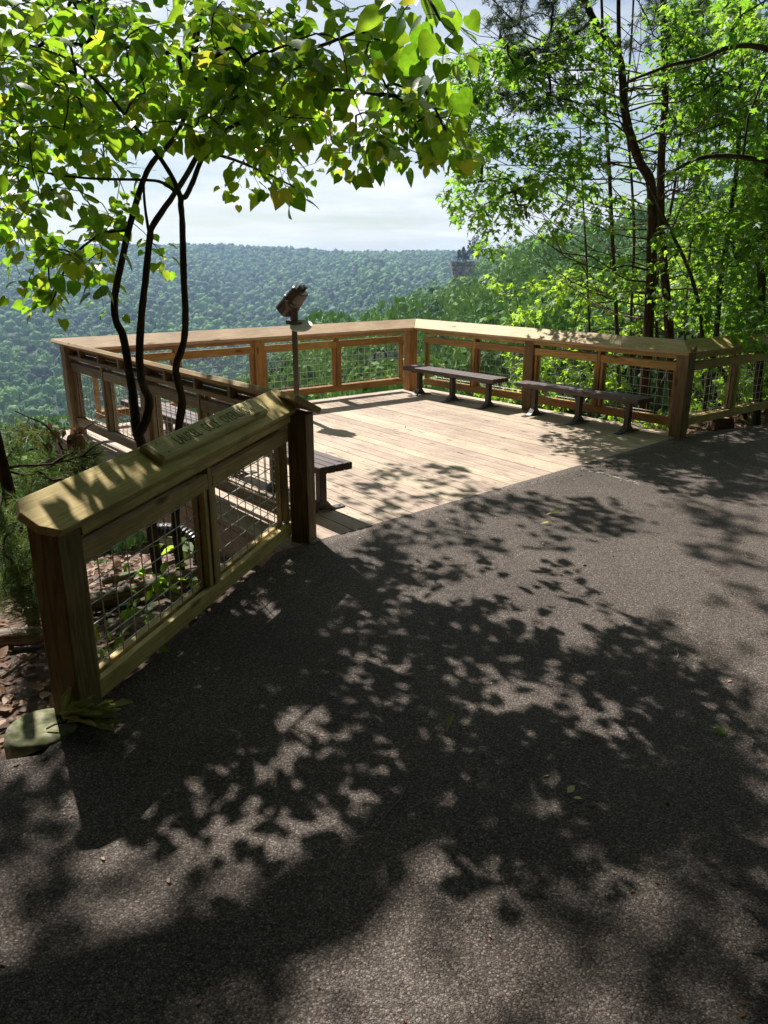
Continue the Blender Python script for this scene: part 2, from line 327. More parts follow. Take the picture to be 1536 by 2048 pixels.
# ---------------------------------------------------------------- plan of the deck (low inner edges of the rail caps)
LO, HI, RUN, CT = .905, 1.015, .19, .038
Bl, Cl, Al, Dl = V3(.436, 11.42, 0), V3(3.17, 8.15, 0), V3(-3.34, 8.53, 0), V3(-.47, 5.03, 0)
El, D2 = V3(-1.25, 2.79, 0), V3(-.56, 4.93, 0)
dAB, dBC, dAD, dED = unit(Bl-Al), unit(Cl-Bl), unit(Dl-Al), unit(D2-El)
def outn(d, inside): # unit normal of direction d pointing away from point inside
    n = V3(-d[1], d[0], 0); return n
nAB = V3(-dAB[1], dAB[0], 0)                 # outward
nBC = V3(-dBC[1], dBC[0], 0)
nAD = -V3(-dAD[1], dAD[0], 0)
nED = V3(-dED[1], dED[0], 0)
dCF = dAB; nCF = nAB
E_DROP = -.09
DCa, DCb = V3(-.475, 4.922, 0), V3(3.232, 8.269, 0)
dDC = unit(DCb-DCa); nDC = V3(-dDC[1], dDC[0], 0)    # towards the deck

def beyond(x, y): return (x-DCa[0])*nDC[0]+(y-DCa[1])*nDC[1]
def path_z(x, y): return -.075*(1-math.exp(min(0, beyond(x, y))/1.1))
def sp(x, k=.25): return k*math.log1p(math.exp(min(x/k, 40)))
def nz(x, y, s=1., o=0.): return noise.noise(Vector((x*s+o, y*s-o, o*.37)))

# polar terrain: picture row of the tree tops against azimuth
SKX = [-1500, 300, 480, 600, 690, 760, 860, 905, 955, 1050, 1200, 1400, 1536, 2200]
SKY = [900, 880, 800, 715, 662, 628, 583, 560, 532, 488, 448, 425, 405, 400]
SKR = [110, 120, 160, 190, 220, 250, 315, 350, 390, 330, 230, 150, 110, 90]
R0Y = [1050, 1050, 1050, 1000, 980, 950, 900, 880, 850, 800, 740, 700, 680, 660]
def rowtan(ca, row):
    v = (1024-row)/FPX; return ca*(v*CP-SP)/(CP+v*SP)
def az_px(a): return 768+FPX*1.036*math.tan(max(-1.25, min(1.25, a)))
TREE_H = 6.0
def far_z(r, px):
    rim = np.interp(px, [-800, 0, 370, 450, 700, 900, 1500], [496, 494, 492, 492, 508, 505, 500])
    a = math.atan((px-768)/(FPX*1.036)); ca = math.cos(a)
    z0 = CAMH+430*rowtan(ca, 835); z1 = CAMH+1550*rowtan(ca, rim)
    t = (r-430)/1120
    if t <= 0: return z0-7
    if t >= 1: return z1-7+min(6, (t-1)*8)
    und = 9*math.sin(a*23+2)*math.sin(PI*t)+7*math.sin(a*61+t*4)*math.sin(PI*t)
    tt = t+.10*math.sin(PI*t)*math.sin(a*9+1)
    return z0+(z1-z0)*(tt**1.12) - 7 + und
def terr_z(a, r):
    fw = math.cos(a)
    if fw < .25: return None
    px = az_px(a); ca = fw
    Rs = np.interp(px, SKX, SKR); rs = np.interp(px, SKX, SKY); r0 = np.interp(px, SKX, R0Y)
    t = max(0., math.log(max(r, 28)/28)/math.log(Rs/28))
    zs = CAMH+Rs*rowtan(ca, rs)-TREE_H
    if t <= 1:
        row = r0+(rs-r0)*t**.8
        z = CAMH+max(r, 28)*rowtan(ca, row)-TREE_H*min(1, .45+.6*t)
    else: z = zs-.42*(r-Rs)
    z = max(z, -100)
    return max(z, far_z(r, px)) if r > 420 else z
ED_L = lambda x, y: (x-El[0])*nED[0]+(y-El[1])*nED[1]
def near_z(x, y):
    d = beyond(x, y); dl = ED_L(x, y); dr = (x-Cl[0])*nCF[0]+(y-Cl[1])*nCF[1]
    z = -.13
    z -= .10*sp(dl-.15)                        # falls away left of the fence
    if x < 3.6: z -= (.17*sp(d-.2, .3)+.40*sp(d-3.2, .4))*min(1, max(0, (3.6-x)/1.2))
    z -= .20*sp(dr-.9)*min(1, max(0, (x-2.4)/1.2))
    z += .05*nz(x, y, .9)+.02*nz(x, y, 3.1, 4)
    if dl < .1 and d < .1 and dr < .1: z = min(z, -.13)
    return z
def ground_z(x, y):
    r = math.hypot(x, y); a = math.atan2(x, y)
    zn = max(near_z(x, y), -9.)
    if y < 0: return -.14+.02*max(0, r-12)
    if r < 11: return zn
    zf = terr_z(a, r)
    if zf is None: return -.14
    k = min(1, (r-11)/20); k = k*k*(3-2*k)
    side = min(1, max(0, (math.cos(a)-.25)/.25))
    return (zn*(1-k)+zf*k)*side+(-.14)*(1-side)

# ---------------------------------------------------------------- setting: terrain, path
def build_terrain():
    rs = [0.4*1.055**i for i in range(176)]; rs = [r for r in rs if r < 5200]+[5200, 9000]
    na = 300; az = []
    for i in range(200): az.append(-R(62)+R(124)*i/199)
    for i in range(1, 100): az.append(R(62)+(2*PI-R(124))*i/100)
    na = len(az); V = []
    for r in rs:
        for a in az:
            x, y = r*math.sin(a), r*math.cos(a); V.append((x, y, ground_z(x, y)))
    V.append((0, 0, -.14)); c = len(V)-1
    F = [(i*na+k, i*na+(k+1) % na, (i+1)*na+(k+1) % na, (i+1)*na+k) for i in range(len(rs)-1) for k in range(na)]
    me = bpy.data.meshes.new('terrain'); me.from_pydata(V, [], [tuple(reversed(f)) for f in F]+[(k, (k+1) % na, c)[::-1] for k in range(na)])
    me.materials.append(M['soil']); me.polygons.foreach_set('use_smooth', [True]*len(me.polygons))
    o = bpy.data.objects.new('terrain', me); C.objects.link(o); o['kind'] = 'structure'
build_terrain()

def path_edge_in(x, y):
    """metres inside the asphalt (negative outside)"""
    ds = []
    if x < 3.25: ds.append(-beyond(x, y))
    if y < 4.95: ds.append(.06-ED_L(x, y) if y > 2.6 else x+1.50+(2.6-y)*.30)
    if x > 2.9: ds.append(-((x-3.30)*nCF[0]+(y-8.30)*nCF[1])-.16*max(0, x-3.4))
    ds.append(math.hypot(x-FOOT[0], y-FOOT[1])-.152)
    return min(ds)
FOOT = atz(86, 1462, -.06)
def build_path():
    def wob(x, y): return (.020*nz(x, y, 6)+.012*nz(x, y, 19, 3))*(0 if x > -.35 and x < 3.2 and y > 4.5 else 1)
    f = lambda x, y: path_edge_in(x, y)+wob(x, y)
    us = np.concatenate([np.arange(-7, 8, .11), np.arange(8, 16, .6)])
    vs = np.concatenate([np.arange(0, 5.5, .11), np.arange(5.5, 16, .6)])
    nu, nv = len(us), len(vs); V = np.zeros((nu*nv, 3)); ins = np.zeros(nu*nv)
    for j, v in enumerate(vs):
        for i, u in enumerate(us):
            p = DCa+dDC*u-nDC*v; V[j*nu+i] = p; ins[j*nu+i] = f(p[0], p[1])
    keep = []
    for j in range(nv-1):
        for i in range(nu-1):
            q = [j*nu+i, (j+1)*nu+i, (j+1)*nu+i+1, j*nu+i+1]
            if max(ins[k] for k in q) > -.004 and min(ins[k] for k in q) > -.3: keep.append(q)
    used = sorted({k for q in keep for k in q}); mp = {k: n for n, k in enumerate(used)}
    out = []
    for k in used:
        x, y = V[k][:2]
        for _ in range(3):
            g = f(x, y)
            if g >= 0: break
            e = .01; gx, gy = (f(x+e, y)-g)/e, (f(x, y+e)-g)/e; m = gx*gx+gy*gy+1e-6
            x -= g*gx/m; y -= g*gy/m
        out.append((x, y, path_z(x, y)+.006*nz(x, y, 1.3)*min(1, max(0, -beyond(x, y)))))
    nb = len(out)
    # border edges get a skirt down into the soil
    cnt = {}
    F = [[mp[k] for k in q] for q in keep]
    for q in F:
        for a, b in zip(q, q[1:]+q[:1]): cnt[a, b] = 1
    low = {}
    for (a, b) in list(cnt):
        if (b, a) not in cnt:
            for k in (a, b):
                if k not in low: low[k] = len(out); x, y, z = out[k]; out.append((x, y, z-.09))
            F.append([b, a, low[a], low[b]])
    me = bpy.data.meshes.new('asphalt_path'); me.from_pydata(out, [], F)
    me.materials.append(M['asphalt']); me.polygons.foreach_set('use_smooth', [True]*len(me.polygons))
    o = bpy.data.objects.new('asphalt_path', me); C.objects.link(o); o['kind'] = 'structure'
build_path()

# ---------------------------------------------------------------- deck
def clip(poly, p, n):       # keep the side (q-p).n <= 0
    out = []
    for i in range(len(poly)):
        a, b = poly[i], poly[(i+1) % len(poly)]; da, db = (a-p)@n, (b-p)@n
        if da <= 0: out.append(a)
        if da*db < 0: out.append(a+(b-a)*(da/(da-db)))
    return out
OA, OBC, OAD = .20, .26, .33                   # deck runs this far beyond the cap's low edge
deck = thing('viewing_deck', 'pale pine boarded viewing deck built out over the gorge', 'deck', (0, 0, 0))
def lim(poly, e=0):
    poly = clip(poly, Bl+nAB*(OA+e), nAB)
    if poly: poly = clip(poly, Bl+nBC*(OBC+e), nBC)
    if poly: poly = clip(poly, Al+nAD*(OAD+e), nAD)
    if poly: poly = clip(poly, DCa, -nDC)
    return poly
mb = MB(); bw = .14; gap = .0055; dB = unit(V3(2.5, -3.265, 0)); nB = V3(-dB[1], dB[0], 0); O = (Al+Cl)/2
for i in range(-30, 31):
    a = O+nB*i*(bw+gap)
    q = [a-dB*6, a+dB*6, a+dB*6+nB*bw, a-dB*6+nB*bw]
    p = lim(q)
    if len(p) >= 3:
        pts = [((v-O)@dB, (v-O)@nB) for v in p]
        bzz = random.uniform(-.0012, .0012)
        mb.prism(pts, (0, 0, .036), O+V3(0, 0, -.036+bzz), dB, nB, 0)
mb.build('decking', M['deck'], deck, bevel=.003)
mb = MB()                  # screw heads over the joists
for jx in np.arange(-2.6, 2.7, .61):
    for i in range(-30, 31):
        for q in (.035, .105):
            p = O+nB*(i*(bw+gap)+q)+dB*(jx+random.uniform(-.006, .006))
            if len(lim([p+V3(-.01, -.01, 0), p+V3(.01, -.01, 0), p+V3(.01, .01, 0), p+V3(-.01, .01, 0)])) == 4: mb.add([p+V3(.0055*math.cos(k), .0055*math.sin(k), .0016) for k in (0, 1.05, 2.1, 3.14, 4.2, 5.25)], [(0, 1, 2, 3, 4, 5)])
mb.build('screw', M['black'], deck)
mb = MB()
P4 = lim([O+V3(-9, -9, 0), O+V3(9, -9, 0), O+V3(9, 9, 0), O+V3(-9, 9, 0)], -.03)
for i in range(len(P4)):
    a, b = P4[i], P4[(i+1) % len(P4)]
    if np.linalg.norm(b-a) < .3: continue
    dn = unit(b-a)
    mb.board(a+dn*.02+V3(0, 0, -.17), b-dn*.02+V3(0, 0, -.17), UP, .24, .038)
    mb.board(a+dn*.02+V3(0, 0, -.42)+unit(O-(a+b)/2)*.012, b-dn*.02+V3(0, 0, -.42)+unit(O-(a+b)/2)*.012, UP, .24, .038)
mb.build('fascia', M['deck'], deck, bevel=.004)
for s_, t_ in ((.18, .12), (.18, .5), (.18, .9), (.85, .12), (.85, .6), (.85, .95)):
    p = Al*(1-s_)*(1-t_)+Bl*s_*(1-t_)+Dl*(1-s_)*t_+Cl*s_*t_
    MB().board((p[0], p[1], ground_z(p[0], p[1])-.3), (p[0], p[1], -.30), dAB, .18, .18).build('support_post', M['post'], deck)

# ---------------------------------------------------------------- railings
PW = .14
def sect(p, n, o, z): return p+n*o+UP*z        # a point o outward of the cap's low edge line
def post(parent, p, n, d, m, bottom=-.0, drop=0., top_n=None):
    """square post under a sloped cap; p on the low-edge line"""
    c = p+n*.09
    poly = [(-PW/2, bottom), (PW/2, bottom), (PW/2, LO+(.09+PW/2)/RUN*(HI-LO)-CT*.6+drop-.004), (-PW/2, LO+(.09-PW/2)/RUN*(HI-LO)-CT*.6+drop-.004)]
    return MB().prism(poly, d*PW, c-d*PW/2, n, UP, 1).build('post', m, parent, bevel=.006)
def cap_board(parent, p0, p1, n0, m, d, ends=(None, None), drop=(0, 0), cham=None, name='cap_rail'):
    """sloped cap; p0,p1 on the low edge line, high-edge ends may be mitred (offset along d)"""
    m0, m1 = ends
    nrm = unit(np.cross(d, n0*RUN+UP*(HI-LO))); nrm = nrm if nrm[2] > 0 else -nrm
    a0, a1 = p0+UP*(LO+drop[0]), p1+UP*(LO+drop[1])
    b0, b1 = p0+n0*RUN+UP*(HI+drop[0])+d*m0, p1+n0*RUN+UP*(HI+drop[1])+d*m1
    top = [a0, a1, b1, b0]
    if cham:             # clipped corners at the p0 end
        w_ = unit(b0-a0); l = np.linalg.norm(b0-a0)
        top = [a0+d*cham, a1, b1, b0+d*cham, a0+w_*(l-cham*1.15)-d*.0, a0+w_*cham*1.15]
    vs, gs = [], []
    w_ = unit(n0*RUN+UP*(HI-LO))
    for k in (0, 1):
        for q in top:
            vs.append(q-nrm*CT*(1-k)); gs.append(((q-a0)@d, (q-a0)@w_, CT*k))
    k = len(top)
    fs = [tuple(range(k-1, -1, -1)), tuple(range(k, 2*k))]+[(i, (i+1) % k, k+(i+1) % k, k+i) for i in range(k)]
    mb = MB().add(vs, fs, gs); o = mb.build(name, m, parent, bevel=.004)
    return o
def mesh_panel(parent, a, b, z0, z1, n, dz0=0., dz1=0., sx=.098, sz=.088):
    mb = MB(); l = np.linalg.norm(b-a); d = unit(b-a); k = max(2, round(l/sx)); r = .0031
    for i in range(k):
        t = (i+.5)/k; p = a+(b-a)*t; q = dz0+(dz1-dz0)*t; o = random.uniform(-.002, .002)
        mb.tube([p+d*o+UP*(z0+q), p-d*o+UP*(z1+q)], r, 5, False)
    m = round((z1-z0)/sz)
    for j in range(m):
        z = z0+(j+.5)/m*(z1-z0); mb.tube([a+n*.005+UP*(z+dz0), b+n*.005+UP*(z+dz1)], r, 5, False)
    return mb.build('wire_mesh', M['wire'], parent, smooth=True)
def railing(parent, p0, p1, n, stops, mats, drop=(0, 0), blocks=(), base=0.):
    """stops: list of (distance along, 'post'|'mullion'); rails run between neighbouring stops, mesh between"""
    d = unit(p1-p0); L_ = np.linalg.norm(p1-p0)
    dz = lambda s: drop[0]+(drop[1]-drop[0])*s/L_
    P = lambda s, o, z: p0+d*s+n*o+UP*(z+dz(s))
    mr, mm, mp_ = mats
    posts = [s for s, k in stops if k == 'post']
    # flat 2x6 under the cap between posts
    for a, b in zip(posts[:-1], posts[1:]):
        MB().board(P(a+PW/2+.002, .085, .850), P(b-PW/2-.002, .085, .850), n, .135, .038).build('under_rail', mr, parent, bevel=.003)
    for (s, k), (s2, k2) in zip(stops[:-1], stops[1:]):
        a = s+(PW/2 if k == 'post' else .021); b = s2-(PW/2 if k2 == 'post' else .021)
        a += .002; b -= .002
        mb = MB(); mb.board(P(a, .058, .745), P(b, .058, .745), UP, .085, .036); mb.board(P(a, .118, .745), P(b, .118, .745), UP, .085, .036); mb.build('middle_rail', mr, parent, bevel=.003)
        # trim battens beside the post or mullion that clamp the mesh
        for q in (a+.02, b-.02):
            mb = MB(); mb.board(P(q, .066, .197+base), P(q, .066, .700), d, .034, .034); mb.board(P(q, .110, .197+base), P(q, .110, .700), d, .034, .034)
            mb.build('batten', mr, parent, bevel=.003)
        mesh_panel(parent, p0+d*(a+.002)+n*.088, p0+d*(b-.002)+n*.088, .185+base, .712, n, dz(a), dz(b))
    for a, b in zip(posts[:-1], posts[1:]):
        mb = MB(); mb.board(P(a+PW/2+.002, .058, .150+base), P(b-PW/2-.002, .058, .150+base), UP, .085, .036); mb.board(P(a+PW/2+.002, .118, .150+base), P(b-PW/2-.002, .118, .150+base), UP, .085, .036); mb.build('bottom_rail', mr, parent, bevel=.003)
    for s, k in stops:
        if k == 'mullion':
            mb = MB(); mb.board(P(s, .058, .195+base), P(s, .058, .829), d, .038, .034); mb.board(P(s, .120, .195+base), P(s, .120, .829), d, .038, .080-.034); mb.build('mullion', mm, parent, bevel=.003)
    for s in blocks:     # wedges carrying the cap's high side
        poly = [(.10, .870), (.165, .870), (.165, HI-CT-.018), (.10, LO+.10/RUN*(HI-LO)-CT-.006)]
        MB().prism(poly, d*.04, p0+d*(s-.02)+UP*dz(s), n, UP, 1).build('cap_block', mm, parent, bevel=.002)

def corner(p, na, nb):      # mitre: high-edge corner for both caps, as a plan point
    a = np.array([na[:2], nb[:2]]); s = np.linalg.solve(a, np.array([RUN, RUN])); return p+V3(s[0], s[1], 0)
hA, hB = corner(Al, nAB, nAD), corner(Bl, nAB, nBC)
hC = corner(Cl, nBC, nCF)
lAB, lBC, lAD, lED = (np.linalg.norm(q-p) for p, q in ((Al, Bl), (Bl, Cl), (Al, Dl), (El, D2)))

back = thing('railing', 'sunlit back railing of the deck between the two far corners, behind the viewer', 'railing', Al, 'railings round the deck')
wm = (M['warm'], M['warm'], M['warm'])
oA, oB, oC = .11, .11, .08
sAB = [(oA-.02, 'post'), (1.15, 'mullion'), (2.25, 'post'), (3.45, 'mullion'), (lAB-oB+.02, 'post')]
railing(back, Al, Bl, nAB, sAB, wm, blocks=(.6, 1.7, 2.9, 4.0))
post(back, Al+dAB*(2.25), nAB, dAB, M['warm'], -.0)
post(back, Bl-dAB*(oB-.02-.1)+nAB*.0, nAB, dAB, M['warm'], 0)
cap_board(back, Al, Bl, nAB, M['cap'], dAB, ((hA-Al)@dAB, (hB-Bl)@dAB))

side = thing('railing', 'railing behind the two whole benches, leaf shadow on its cap', 'railing', Bl, 'railings round the deck')
sBC = [(.10, 'post'), (1.15, 'mullion'), (2.12, 'post'), (3.14, 'mullion'), (lBC-.07, 'post')]
railing(side, Bl, Cl, nBC, sBC, (M['warm'], M['warm'], M['warm']), blocks=(.6, 1.6, 2.6, 3.7))
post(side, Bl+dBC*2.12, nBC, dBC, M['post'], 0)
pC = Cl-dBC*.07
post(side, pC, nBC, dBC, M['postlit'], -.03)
cap_board(side, Bl, Cl, nBC, M['cap'], dBC, ((hB-Bl)@dBC, (hC-Cl)@dBC))

left = thing('railing', 'weathered railing seen from its outer side, behind the dark tree stems', 'railing', Al, 'railings round the deck')
sAD = [(.08, 'post'), (1.08, 'mullion'), (2.1, 'post'), (3.15, 'mullion'), (lAD+.02, 'post')]
railing(left, Al, Dl+dAD*.1, nAD, sAD, (M['grey'], M['grey'], M['grey']), blocks=(.55, 1.08, 1.6, 2.6, 3.15, 3.7))
post(left, Al+dAD*.08+nAD*.02, nAD, dAD, M['grey'], -.3)
post(left, Al+dAD*2.1, nAD, dAD, M['grey'], -.2)
cap_board(left, Al, Dl+dAD*.11, nAD, M['cap'], dAD, ((hA-Al)@dAD, .0))
pD = V3(-.545, 4.965, 0)
MB().board(pD+UP*-.10, pD+UP*.872, dED, .132, .132).build('post', M['post'], left, bevel=.006)

near = thing('railing', 'short greenish railing that carries the carved name board', 'railing', El, 'railings round the deck')
sED = [(.085, 'post'), (1.20, 'mullion'), (lED+.03, 'post')]
railing(near, El, D2, nED, [(.085, 'post'), (1.20, 'mullion'), (lED+.005, 'post')], (M['green'], M['green'], M['green']), drop=(E_DROP, 0), blocks=(.65, 1.7), base=-.04)
pE = El+dED*.085
ep = post(near, pE, nED, dED, M['post'], -.30, drop=E_DROP)
for z in (.36, .13):
    c = pE+nED*.075-dED*(PW/2)+UP*z
    MB().lathe([(.028, 0), (.028, .003), (.015, .004), (.015, .014), (.010, .016)], c, -dED, 14).build('bolt', M['bolt'], ep)
cap_board(near, El-dED*.03, D2+dED*.0, nED, M['green'], dED, (.0, .10), drop=(E_DROP, 0), cham=.055)
# splice near the deck post
gatep = thing('railing', 'railing running on beside the path from the deck corner, in tree shade', 'railing', Cl, 'railings round the deck')
pF = Cl+dCF*4.6
railing(gatep, Cl+dCF*.0, pF, nCF, [(.02, 'post'), (1.12, 'mullion'), (2.2, 'post'), (3.3, 'mullion'), (4.5, 'post')], (M['green'], M['green'], M['green']), blocks=(.6, 1.6, 2.7))
for s_ in (2.2, 4.5): post(gatep, Cl+dCF*s_, nCF, dCF, M['post'], -.3)
cap_board(gatep, Cl, pF, nCF, M['green'], dCF, ((hC-Cl)@dCF, 0))

# ---------------------------------------------------------------- the carved name board
def text_mesh(body, size, ext):
    cu = bpy.data.curves.new('t', 'FONT'); cu.body = body; cu.size = size; cu.extrude = ext; cu.align_x = 'CENTER'; cu.align_y = 'CENTER'; cu.resolution_u = 3
    cu.space_character = 1.06; cu.space_word = 1.25
    to = bpy.data.objects.new('t', cu); C.objects.link(to); dg = bpy.context.evaluated_depsgraph_get()
    me = bpy.data.meshes.new_from_object(to.evaluated_get(dg)); bpy.data.objects.remove(to); return me
def sign():
    dv_ = unit(D2-El+UP*(0-E_DROP)); w_ = unit(nED*RUN+UP*(HI-LO)); n_ = unit(np.cross(dv_, w_)); n_ = n_ if n_[2] > 0 else -n_
    w_ = np.cross(n_, dv_); w_ = w_ if w_[2] > 0 else -w_
    o0 = El+UP*(LO+E_DROP)
    root = thing('sign_board', 'carved wooden name board fixed on the sloping rail cap', 'sign', o0+dv_*1.36+w_*.13+n_*.02)
    T = .038; c0, c1, w0, w1 = .80, 1.925, .062, .20
    vs, gs = [], []
    ch = .012
    for k, (z, i) in enumerate(((.001, 0), (T-ch, 0), (T, ch))):
        for (a, b) in ((c0+i*1.6, w0+i), (c1-i*1.6, w0+i), (c1-i*1.6, w1-i), (c0+i*1.6, w1-i)):
            vs.append(o0+dv_*a+w_*b+n_*z); gs.append((a, b, z))
    fs = [(3, 2, 1, 0), (8, 9, 10, 11)]+[(j*4+i, j*4+(i+1) % 4, (j+1)*4+(i+1) % 4, (j+1)*4+i) for j in (0, 1) for i in range(4)]
    MB().add(vs, fs, gs, .5).build('board', M['sign'], root, bevel=.002)
    me = text_mesh('LAUREL  GULF  OVERLOOK', .094, .0012)
    n = len(me.vertices); co = np.empty(n*3, np.float32); me.vertices.foreach_get('co', co); co = co.reshape(-1, 3)
    wid = co[:, 0].max()-co[:, 0].min(); k = .80/wid; 
    me.name = 'lettering'
    q = o0+dv_*1.40+w_*.128+n_*(T+.0005)-np.array(root['org'])
    newc = q+np.outer(co[:, 0]*k, dv_)+np.outer(co[:, 1], w_)+np.outer(co[:, 2], n_)
    me.vertices.foreach_set('co', newc.astype(np.float32).ravel()); me.update()
    me.materials.clear(); me.materials.append(M['letters'])
    t = bpy.data.objects.new('lettering', me); C.objects.link(t); t.parent = root
    mb = MB()
    for a in (c0+.08, c1-.05):
        for b in (w0+.03, w1-.03): mb.lathe([(.004, 0), (.004, .0015)], o0+dv_*a+w_*b+n_*T, n_, 8)
    mb.build('screw', M['black'], root)
sign()

# ---------------------------------------------------------------- benches
def bench_proto(name, label):
    t = thing(name, label, 'bench', (0, 0, 0), 'benches along the deck railings')
    LB, WB, HB = 1.72, .30, .40
    for i in range(4):
        y = -WB/2+(i+.5)*WB/4
        prof = [(-.033, -.055), (.033, -.055), (.035, -.008), (.029, 0), (-.029, 0), (-.035, -.008)]
        o = MB().prism([(a, b) for a, b in prof], (LB, 0, 0), (-LB/2, y, HB), (0, 1, 0), (0, 0, 1), 2).build('seat_plank', M['bench'], t, bevel=.003)
    for x in (-.66, 0, .66):
        leg = MB().board((x, 0, .012), (x, 0, HB-.075), (1, 0, 0), .062, .062).build('leg', M['iron'], t, bevel=.004)
        MB().board((x-.01, 0, HB-.0662), (x+.01, 0, HB-.0662), (0, 1, 0), .26, .02).build('bracket', M['iron'], leg) if False else MB().board((x, -.13, HB-.065), (x, .13, HB-.065), (1, 0, 0), .07, .018).build('bracket', M['iron'], leg, bevel=.002)
        mb = MB()
        for s in (-1, 1):    # arched feet flattening to a bolted toe
            pts = [(0, .095), (.035, .078), (.075, .032), (.11, .012), (.20, .009), (.20, .001), (.105, .001), (.06, .012), (.02, .045), (0, .05)]
            mb.prism([(a*s, b) for a, b in (pts if s > 0 else pts[::-1])], (.07, 0, 0), (x-.035, 0, 0), (0, 1, 0), (0, 0, 1), 0)
            mb.lathe([(.010, 0), (.010, .008), (.006, .010)], (x, s*.165, .008), UP, 8)
        mb.build('foot', M['plate'], leg, bevel=.002)
    return t
def copy_tree(o, parent=None):
    c = o.copy(); C.objects.link(c); c.parent = parent
    for ch in list(o.children): copy_tree(ch, c)
    return c
b0 = bench_proto('bench', 'brown slatted bench near the far corner of the deck')
spots = [((.93, 10.50), dBC, 'whole brown bench at the far deck corner'),
         ((2.28, 8.98), dBC, 'brown bench beside the corner post at the path, leaf shadow on its seat')]
for k, s_ in ((2, 3.42), (3, 1.42)):
    p = Al+dAD*s_-nAD*.36; spots.append(((p[0], p[1]), dAD, ('dark bench cut off by the thick post at the name board', 'bench seen through wire mesh behind the tree stems')[k-2]))
for i, (p, d, lab) in enumerate(spots):
    o = b0 if i == 0 else copy_tree(b0)
    o.location = (p[0], p[1], .001); o.rotation_euler = (0, 0, math.atan2(d[1], d[0])); o['label'] = lab

# ---------------------------------------------------------------- binocular viewer
def viewer():
    bx, by = -1.07, 9.46
    t = thing('binocular_viewer', 'brown public binocular viewer tilted up on a square pole', 'viewer', (bx, by, 0))
    mb = MB().board((bx, by, 0), (bx, by, 1.20), (1, 0, 0), .062, .062); mb.build('pole', M['viewer'], t, bevel=.004)
    MB().lathe([(.11, 0), (.11, .010), (.045, .014), (.045, .02)], (bx, by, .0), UP, 20).build('base_flange', M['viewer'], t)
    MB().lathe([(.048, 0), (.048, .095), (.056, .10), (.056, .112), (.05, .12), (.05, .135), (.036, .14)], (bx, by, 1.15), UP, 24).build('collar', M['viewer'], t, smooth=False)
    # the body points down and to the left, eyepieces up towards the right
    ax = unit(V3(-.60, .28, -.66)); side_ = unit(np.cross(ax, UP)); upv = np.cross(side_, ax)
    c = V3(bx-.005, by, 1.375)
    # yoke: a half ring under the body
    pts = []
    for k in range(13):
        a = PI*k/12; pts.append(c+side_*math.cos(a)*.142+UP*(-math.sin(a)*.135+.0)+V3(-.0, 0, 0))
    mb = MB()
    for p, q in zip(pts[:-1], pts[1:]): mb.board(p, q, np.cross(unit(q-p), side_), .05, .016)
    mb.tube(pts, .016, 8); mb.build('yoke', M['viewer'], t)
    prof = [(-.165, .095), (-.150, .108), (-.02, .116), (-.01, .126), (.02, .126), (.03, .118), (.17, .122), (.185, .116)]
    mb = MB()
    vs = []; n = 20
    for (x, r) in prof:
        for k in range(n):
            a = 2*PI*k/n; ca, sa = math.cos(a), math.sin(a)
            e = .55
            px = math.copysign(abs(ca)**e, ca)*r*1.02; py = math.copysign(abs(sa)**e, sa)*r*.78
            vs.append(c+ax*x+side_*px+upv*py)
    fs = [(i*n+k, i*n+(k+1) % n, (i+1)*n+(k+1) % n, (i+1)*n+k) for i in range(len(prof)-1) for k in range(n)]+[tuple(range(n-1, -1, -1)), tuple(range((len(prof)-1)*n, len(prof)*n))]
    mb.add(vs, fs); mb.build('body', M['viewer'], t, smooth=False)
    for s in (-1, 1):
        e = MB().lathe([(.036, 0), (.036, .022), (.030, .026), (.033, .034), (.033, .052), (.026, .056)], c-ax*.163+side_*s*.040+upv*.01, -ax, 18).build('eyepiece', M['black'], t)
        MB().lathe([(.040, 0), (.040, .004)], c+ax*.184+side_*s*.045, ax, 18).build('lens', M['black'], t)
    for s in (-1, 1): MB().lathe([(.022, 0), (.022, .02), (.012, .024)], c+side_*s*.10, side_*s, 14).build('pivot_knob', M['viewer'], t)
    # small shelf and the white oval instruction plate
    pl = [(.20*math.cos(2*PI*k/28)*(.92 if math.cos(2*PI*k/28) < 0 else 1.0), .078*math.copysign(abs(math.sin(2*PI*k/28))**.72, math.sin(2*PI*k/28))) for k in range(28)]
    ux = unit(V3(.90, -.42, -.06)); uy = unit(V3(.30, .74, .56)); nn = np.cross(ux, uy)
    o_ = V3(bx+.085, by-.085, 1.085)
    MB().prism([(a*.74, b*1.35) for a, b in pl], nn*(-.006 if nn[1] > 0 else .006), o_, ux, uy, 0).build('instruction_plate', M['white'], t)
    MB().board((bx-.09, by-.01, 1.125), (bx+.10, by-.045, 1.105), UP, .045, .055).build('bracket', M['viewer'], t, bevel=.004)
viewer()

